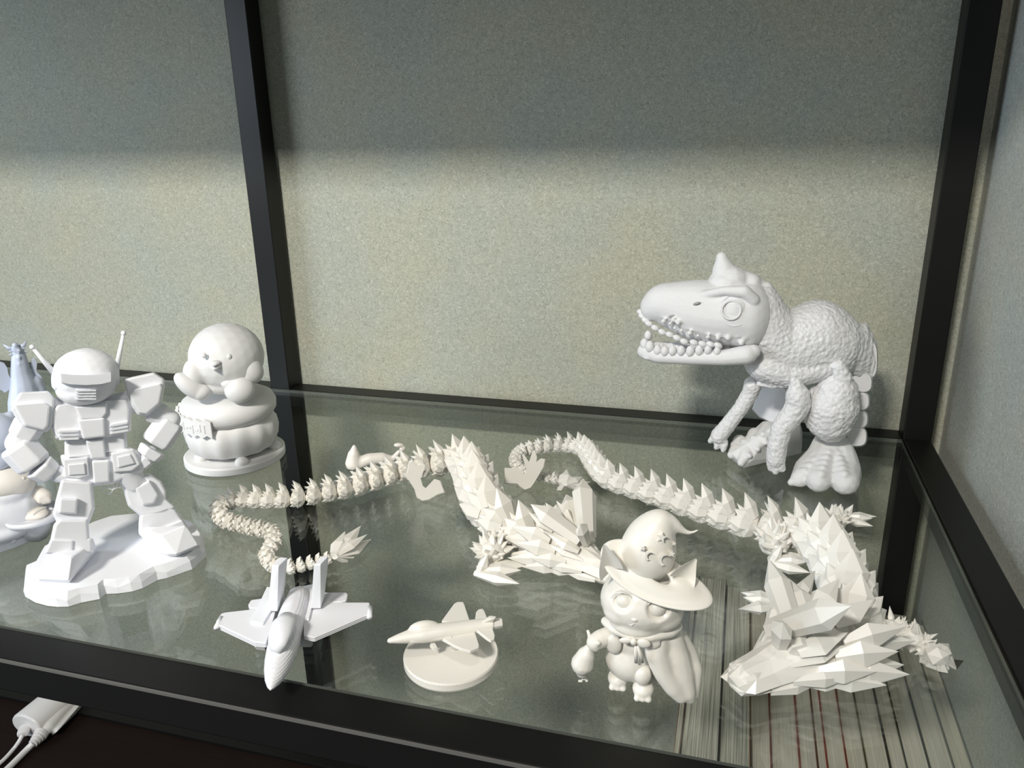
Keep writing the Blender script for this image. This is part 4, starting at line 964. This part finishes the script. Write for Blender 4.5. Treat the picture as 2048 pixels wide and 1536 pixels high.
# hat: crown that bends over, wide tilted brim
bm = bmesh.new()
Q = [Vector(q) for q in ((668, 400, 150), (674, 362, 186), (682, 320, 190), (702, 245, 165), (735, 175, 128), (768, 128, 92), (795, 108, 58))]
for q in catmull(Q, 6): fball(bm, FC, q.x, q.y, 5, q.z, 4)
fchain(bm, FC, [(785, 112, 0, 58), (835, 118, 0, 54), (880, 150, 0, 44), (920, 178, 0, 30), (960, 200, 0, 20), (1005, 205, 0, 13), (1045, 182, 0, 12)])
hat = link_mesh('hat', bm, M_IVORY, cat); fuse(hat, .0011, 10)
bm = bmesh.new(); N = 56; A = FC.p(335, 320, 90); B = FC.p(1158, 706, 150); ctr = (A + B) / 2; Xb = (B - A) / 2
nb = Xb.normalized().cross(FC.n); nb = nb if nb.z > 0 else -nb
Yb = (-FC.n * .83 - nb * .56).normalized()     # forward edge dips
upb = Xb.normalized().cross(Yb); upb = upb if upb.z > 0 else -upb
rows = []
for j, (k, h) in enumerate(((.22, .0), (.55, .0), (.7, -.002), (.85, -.0025), (1.0, -.0015))):
    row = []
    for i in range(N):
        t = 2 * math.pi * i / N; y = 188 * FC.m
        wob = .0028 * math.sin(2 * t + .6) * (k - .4)
        row.append(bm.verts.new(ctr + Xb * (math.cos(t) * k) + Yb * (math.sin(t) * k * y) + upb * (h + wob * 2)))
    rows.append(row)
for R1, R2 in zip(rows, rows[1:]):
    for i in range(N): bm.faces.new((R1[i], R1[(i + 1) % N], R2[(i + 1) % N], R2[i]))
br = sub_mesh('brim', bm, M_IVORY, hat, cat, True); s = br.modifiers.new('thick', 'SOLIDIFY'); s.thickness = .002; s.offset = 0; s2 = br.modifiers.new('sub', 'SUBSURF'); s2.levels = 1; s2.render_levels = 1
def star(u, v, d, R, rot=0.0, moon=False):
    poly = []
    if moon:
        for k in range(9): t = math.radians(100 + 200 * k / 8); poly.append((u + R * math.cos(t + rot), v + R * math.sin(t + rot)))
        for k in range(9): t = math.radians(300 - 200 * k / 8); poly.append((u + R * .35 + R * .8 * math.cos(t + rot), v + R * .8 * math.sin(t + rot)))
    else:
        for k in range(10): r = R if k % 2 == 0 else R * .45; t = rot + k * math.pi / 5; poly.append((u + r * math.sin(t), v - r * math.cos(t)))
    bm = bmesh.new(); add_plate(bm, FC, poly, d - 40, d, .06, .3); sub_mesh('hat_star' if not moon else 'hat_moon', bm, M_IVORY, hat, cat)
star(780, 238, 158, 40, .2); star(645, 318, 214, 24, .4); star(855, 358, 150, 28, .1); star(870, 282, 100, 20, 0); star(690, 378, 212, 36, .3, True); star(800, 405, 182, 48, .2, True)
# cape with folds, collar, bow
bm = bmesh.new()
fchain(bm, FC, [(740, 980, 60, 90), (740, 1080, 90, 84), (790, 1220, 105, 74), (860, 1330, 110, 66), (920, 1400, 100, 52)])
fchain(bm, FC, [(850, 960, 0, 80), (880, 1100, 10, 100), (920, 1250, 30, 96), (960, 1370, 60, 70), (980, 1410, 60, 50)])
fchain(bm, FC, [(920, 960, -70, 50), (980, 1080, -80, 62), (1020, 1200, -50, 58), (1015, 1330, -10, 50), (1010, 1400, 20, 40)])
fchain(bm, FC, [(560, 930, -100, 130), (600, 1150, -120, 120), (760, 1200, -110, 120)])
for v in bm.verts: v.co.z = max(v.co.z, 0.001)
cape = link_mesh('cape', bm, M_IVORY, cat); fuse(cape, .0013, 4)
for v in cape.data.vertices: v.co.z = max(v.co.z, 0.0005)
bm = bmesh.new()
fchain(bm, FC, [(370, 850, 40, 36), (440, 910, 120, 38), (560, 955, 165, 34), (700, 965, 160, 34), (850, 930, 90, 38), (900, 890, 40, 36)])
fball(bm, FC, 430, 1020, 130, (58, 82, 26), 3); fball(bm, FC, 700, 1010, 150, (70, 50, 26), 3)
o = link_mesh('collar', bm, M_IVORY, cat); fuse(o, .001, 3)
bm = bmesh.new(); fball(bm, FC, 575, 1000, 215, (24, 28, 22), 2)
bow = link_mesh('bow', bm, M_IVORY, cat, smooth=True)
for (u, v, r, ro) in ((520, 990, (48, 24, 16), .15), (648, 1012, (48, 36, 18), -.1)):
    bm = bmesh.new(); fball(bm, FC, u, v, 212, r, 3, ro); sub_mesh('bow_loop', bm, M_IVORY, bow, cat, True)
for (a, b) in (((590, 1030), (592, 1150)), ((605, 1030), (640, 1148))):
    bm = bmesh.new(); tube(bm, [FC.p(a[0], a[1], 205), FC.p((a[0] + b[0]) / 2, (a[1] + b[1]) / 2, 200), FC.p(b[0], b[1], 190)], [9 * FC.m, 15 * FC.m, 13 * FC.m], 8); sub_mesh('bow_tail', bm, M_IVORY, bow, cat, True)
bm = bmesh.new(); fchain(bm, FC, [(400, 960, 60, 72), (330, 980, 110, 66), (290, 1005, 140, 62)]); fball(bm, FC, 318, 1012, 195, (18, 24, 14), 2); fball(bm, FC, 300, 1070, 185, (12, 12, 12), 2)
o = link_mesh('arm', bm, M_IVORY, cat); fuse(o, .001, 3)
bm = bmesh.new(); fchain(bm, FC, [(250, 1045, 130, 34), (225, 1100, 130, 66), (200, 1160, 130, 84), (200, 1215, 125, 52), (205, 1262, 120, 16)])
sk = link_mesh('sack', bm, M_IVORY, cat); fuse(sk, .001, 4)
bm = bmesh.new(); rnd = random.Random(2)
for k in range(5): ball(bm, FC.p(180 + 13 * k, 1278 + rnd.uniform(-8, 10), 118), 11 * FC.m, 2)
sub_mesh('sack_knot', bm, M_IVORY, sk, cat, True)
bm = bmesh.new(); tube(bm, [FC.p(238, 915, 110), FC.p(250, 950, 120), FC.p(250, 1010, 130)], [10 * FC.m, 13 * FC.m, 13 * FC.m], 8); sub_mesh('sack_tie', bm, M_IVORY, sk, cat, True)
for (u, v, du) in ((463, 1262, 0), (645, 1340, 0)):
    bm = bmesh.new(); z0 = .0105
    base = FC.g(u, v, z0); ball(bm, base, (78 * FC.m, 85 * FC.m, 62 * FC.m), 3)
    for k in (-1, 0, 1): ball(bm, base + FC.t * (k * 40 * FC.m) - FC.n * (62 * FC.m) - Vector((0, 0, .0035)), (26 * FC.m, 30 * FC.m, 26 * FC.m), 2)
    if u > 600: 
        top = FC.p(640, 1240, 120); ball(bm, top, (64 * FC.m, 64 * FC.m, 80 * FC.m), 3)
    for q in bm.verts: q.co.z = max(q.co.z, .001)
    o = link_mesh('paw', bm, M_IVORY, cat); fuse(o, .0009, 3)
    for q in o.data.vertices: q.co.z = max(q.co.z, .0004)

# ------------------------------------------------------------------ small smooth whale half hidden behind the left dragon
wl = thing('whale_figurine', 'small smooth cream whale figurine half hidden behind the left dragon', 'figurine', G(735, 940))
FW = Fig(730, 935, 650, 860, 9.6)
bm = bmesh.new()
fchain(bm, FW, [(550, 640, 0, 165), (550, 480, 0, 120), (560, 370, 0, 66), (560, 320, 0, 42)])
fchain(bm, FW, [(600, 660, 0, 130), (850, 560, 0, 120), (1100, 540, -20, 115), (1300, 560, -20, 60), (1420, 420, -20, 45)])
for v in bm.verts: v.co.z = max(v.co.z, .001)
o = link_mesh('body', bm, M_CREAM, wl); fuse(o, .0011, 5)
for v in o.data.vertices: v.co.z = max(v.co.z, .0004)
bm = bmesh.new(); fball(bm, FW, 1415, 290, -20, (100, 45, 50), 3, -.1); fball(bm, FW, 1490, 360, -20, (60, 70, 40), 3, -.9); o = link_mesh('tail_fluke', bm, M_CREAM, wl); fuse(o, .0009, 3)

# ------------------------------------------------------------------ charger, plug and cables on the dark surface
ZP = TABLE_Z
ch1 = thing('usb_charger', 'white oval usb power adapter lying under the front beam at lower left', 'charger', G(60, 1460, ZP))
a = G(52, 1452, ZP + .022); b = G(118, 1398, ZP + .022); d = (b - a).normalized()
bm = bmesh.new(); L = (b - a).length
tube(bm, [a - d * .001, a, a + d * .003, b, b + d * .03], [.024, .027, .0285, .0285, .028], 40, Vector((0, 0, 1)), .72)
link_mesh('body', bm, M_WHITEP, ch1, smooth=False)
for f in ch1.children[0].data.polygons: f.use_smooth = len(f.vertices) == 4
cb = thing('charging_cable', 'thin white charging cable plugged into the oval adapter', 'cable', G(35, 1475, ZP))
s_ = Vector((d.y, -d.x, 0))
p0 = a - d * .002; p1 = G(45, 1470, ZP + .020); p2 = G(33, 1490, ZP + .012)
bm = bmesh.new(); tube(bm, [p0, p0.lerp(p1, .7), p1], [.0085, .0088, .0075], 16, Vector((0, 0, 1)), .6); link_mesh('connector', bm, M_WHITEP, cb)
bm = bmesh.new(); cp = catmull([p1, G(38, 1483, ZP + .014), G(28, 1497, ZP + .006), G(5, 1522, ZP + .004), G(-30, 1550, ZP + .004)], 8); tube(bm, cp, [.0030] * len(cp), 10); link_mesh('wire', bm, M_WHITEP, cb, smooth=True)
pw = thing('power_plug', 'white power plug with ribbed strain relief beside the oval adapter', 'plug', G(110, 1450, ZP))
q0 = G(84, 1466, ZP + .014); q1 = G(112, 1432, ZP + .018); q2 = G(142, 1398, ZP + .018)
bm = bmesh.new(); tube(bm, [q0, q0.lerp(q1, .35), q1, q1.lerp(q2, .5), q2, q2 + (q2 - q1) * .4], [.0095, .0135, .0125, .0135, .016, .016], 20, Vector((0, 0, 1)), .8)
hull(bm, [G(x, y, ZP + z) for x, y, z in ((104, 1472, .001), (112, 1466, .014), (166, 1414, .001), (160, 1410, .016), (150, 1385, .016), (118, 1430, .018), (95, 1455, .004), (175, 1395, .002))])
o = link_mesh('body', bm, M_WHITEP, pw, smooth=False); fuse(o, .0014, 4)
bm = bmesh.new(); e0 = q0; e1 = G(66, 1487, ZP + .012)
for k in range(4): 
    t = .12 + .25 * k; c = e0.lerp(e1, t); dd = (e1 - e0).normalized() * .0028; tube(bm, [c - dd, c + dd], [.0105 - .0012 * k] * 2, 14)
tube(bm, [e0, e1], [.0075, .0055], 12); link_mesh('strain_relief', bm, M_WHITEP, pw)
bm = bmesh.new(); cp = catmull([e1, G(50, 1503, ZP + .007), G(20, 1533, ZP + .005), G(-20, 1570, ZP + .005)], 8); tube(bm, cp, [.0048] * len(cp), 12); link_mesh('cord', bm, M_WHITEP, pw, smooth=True)
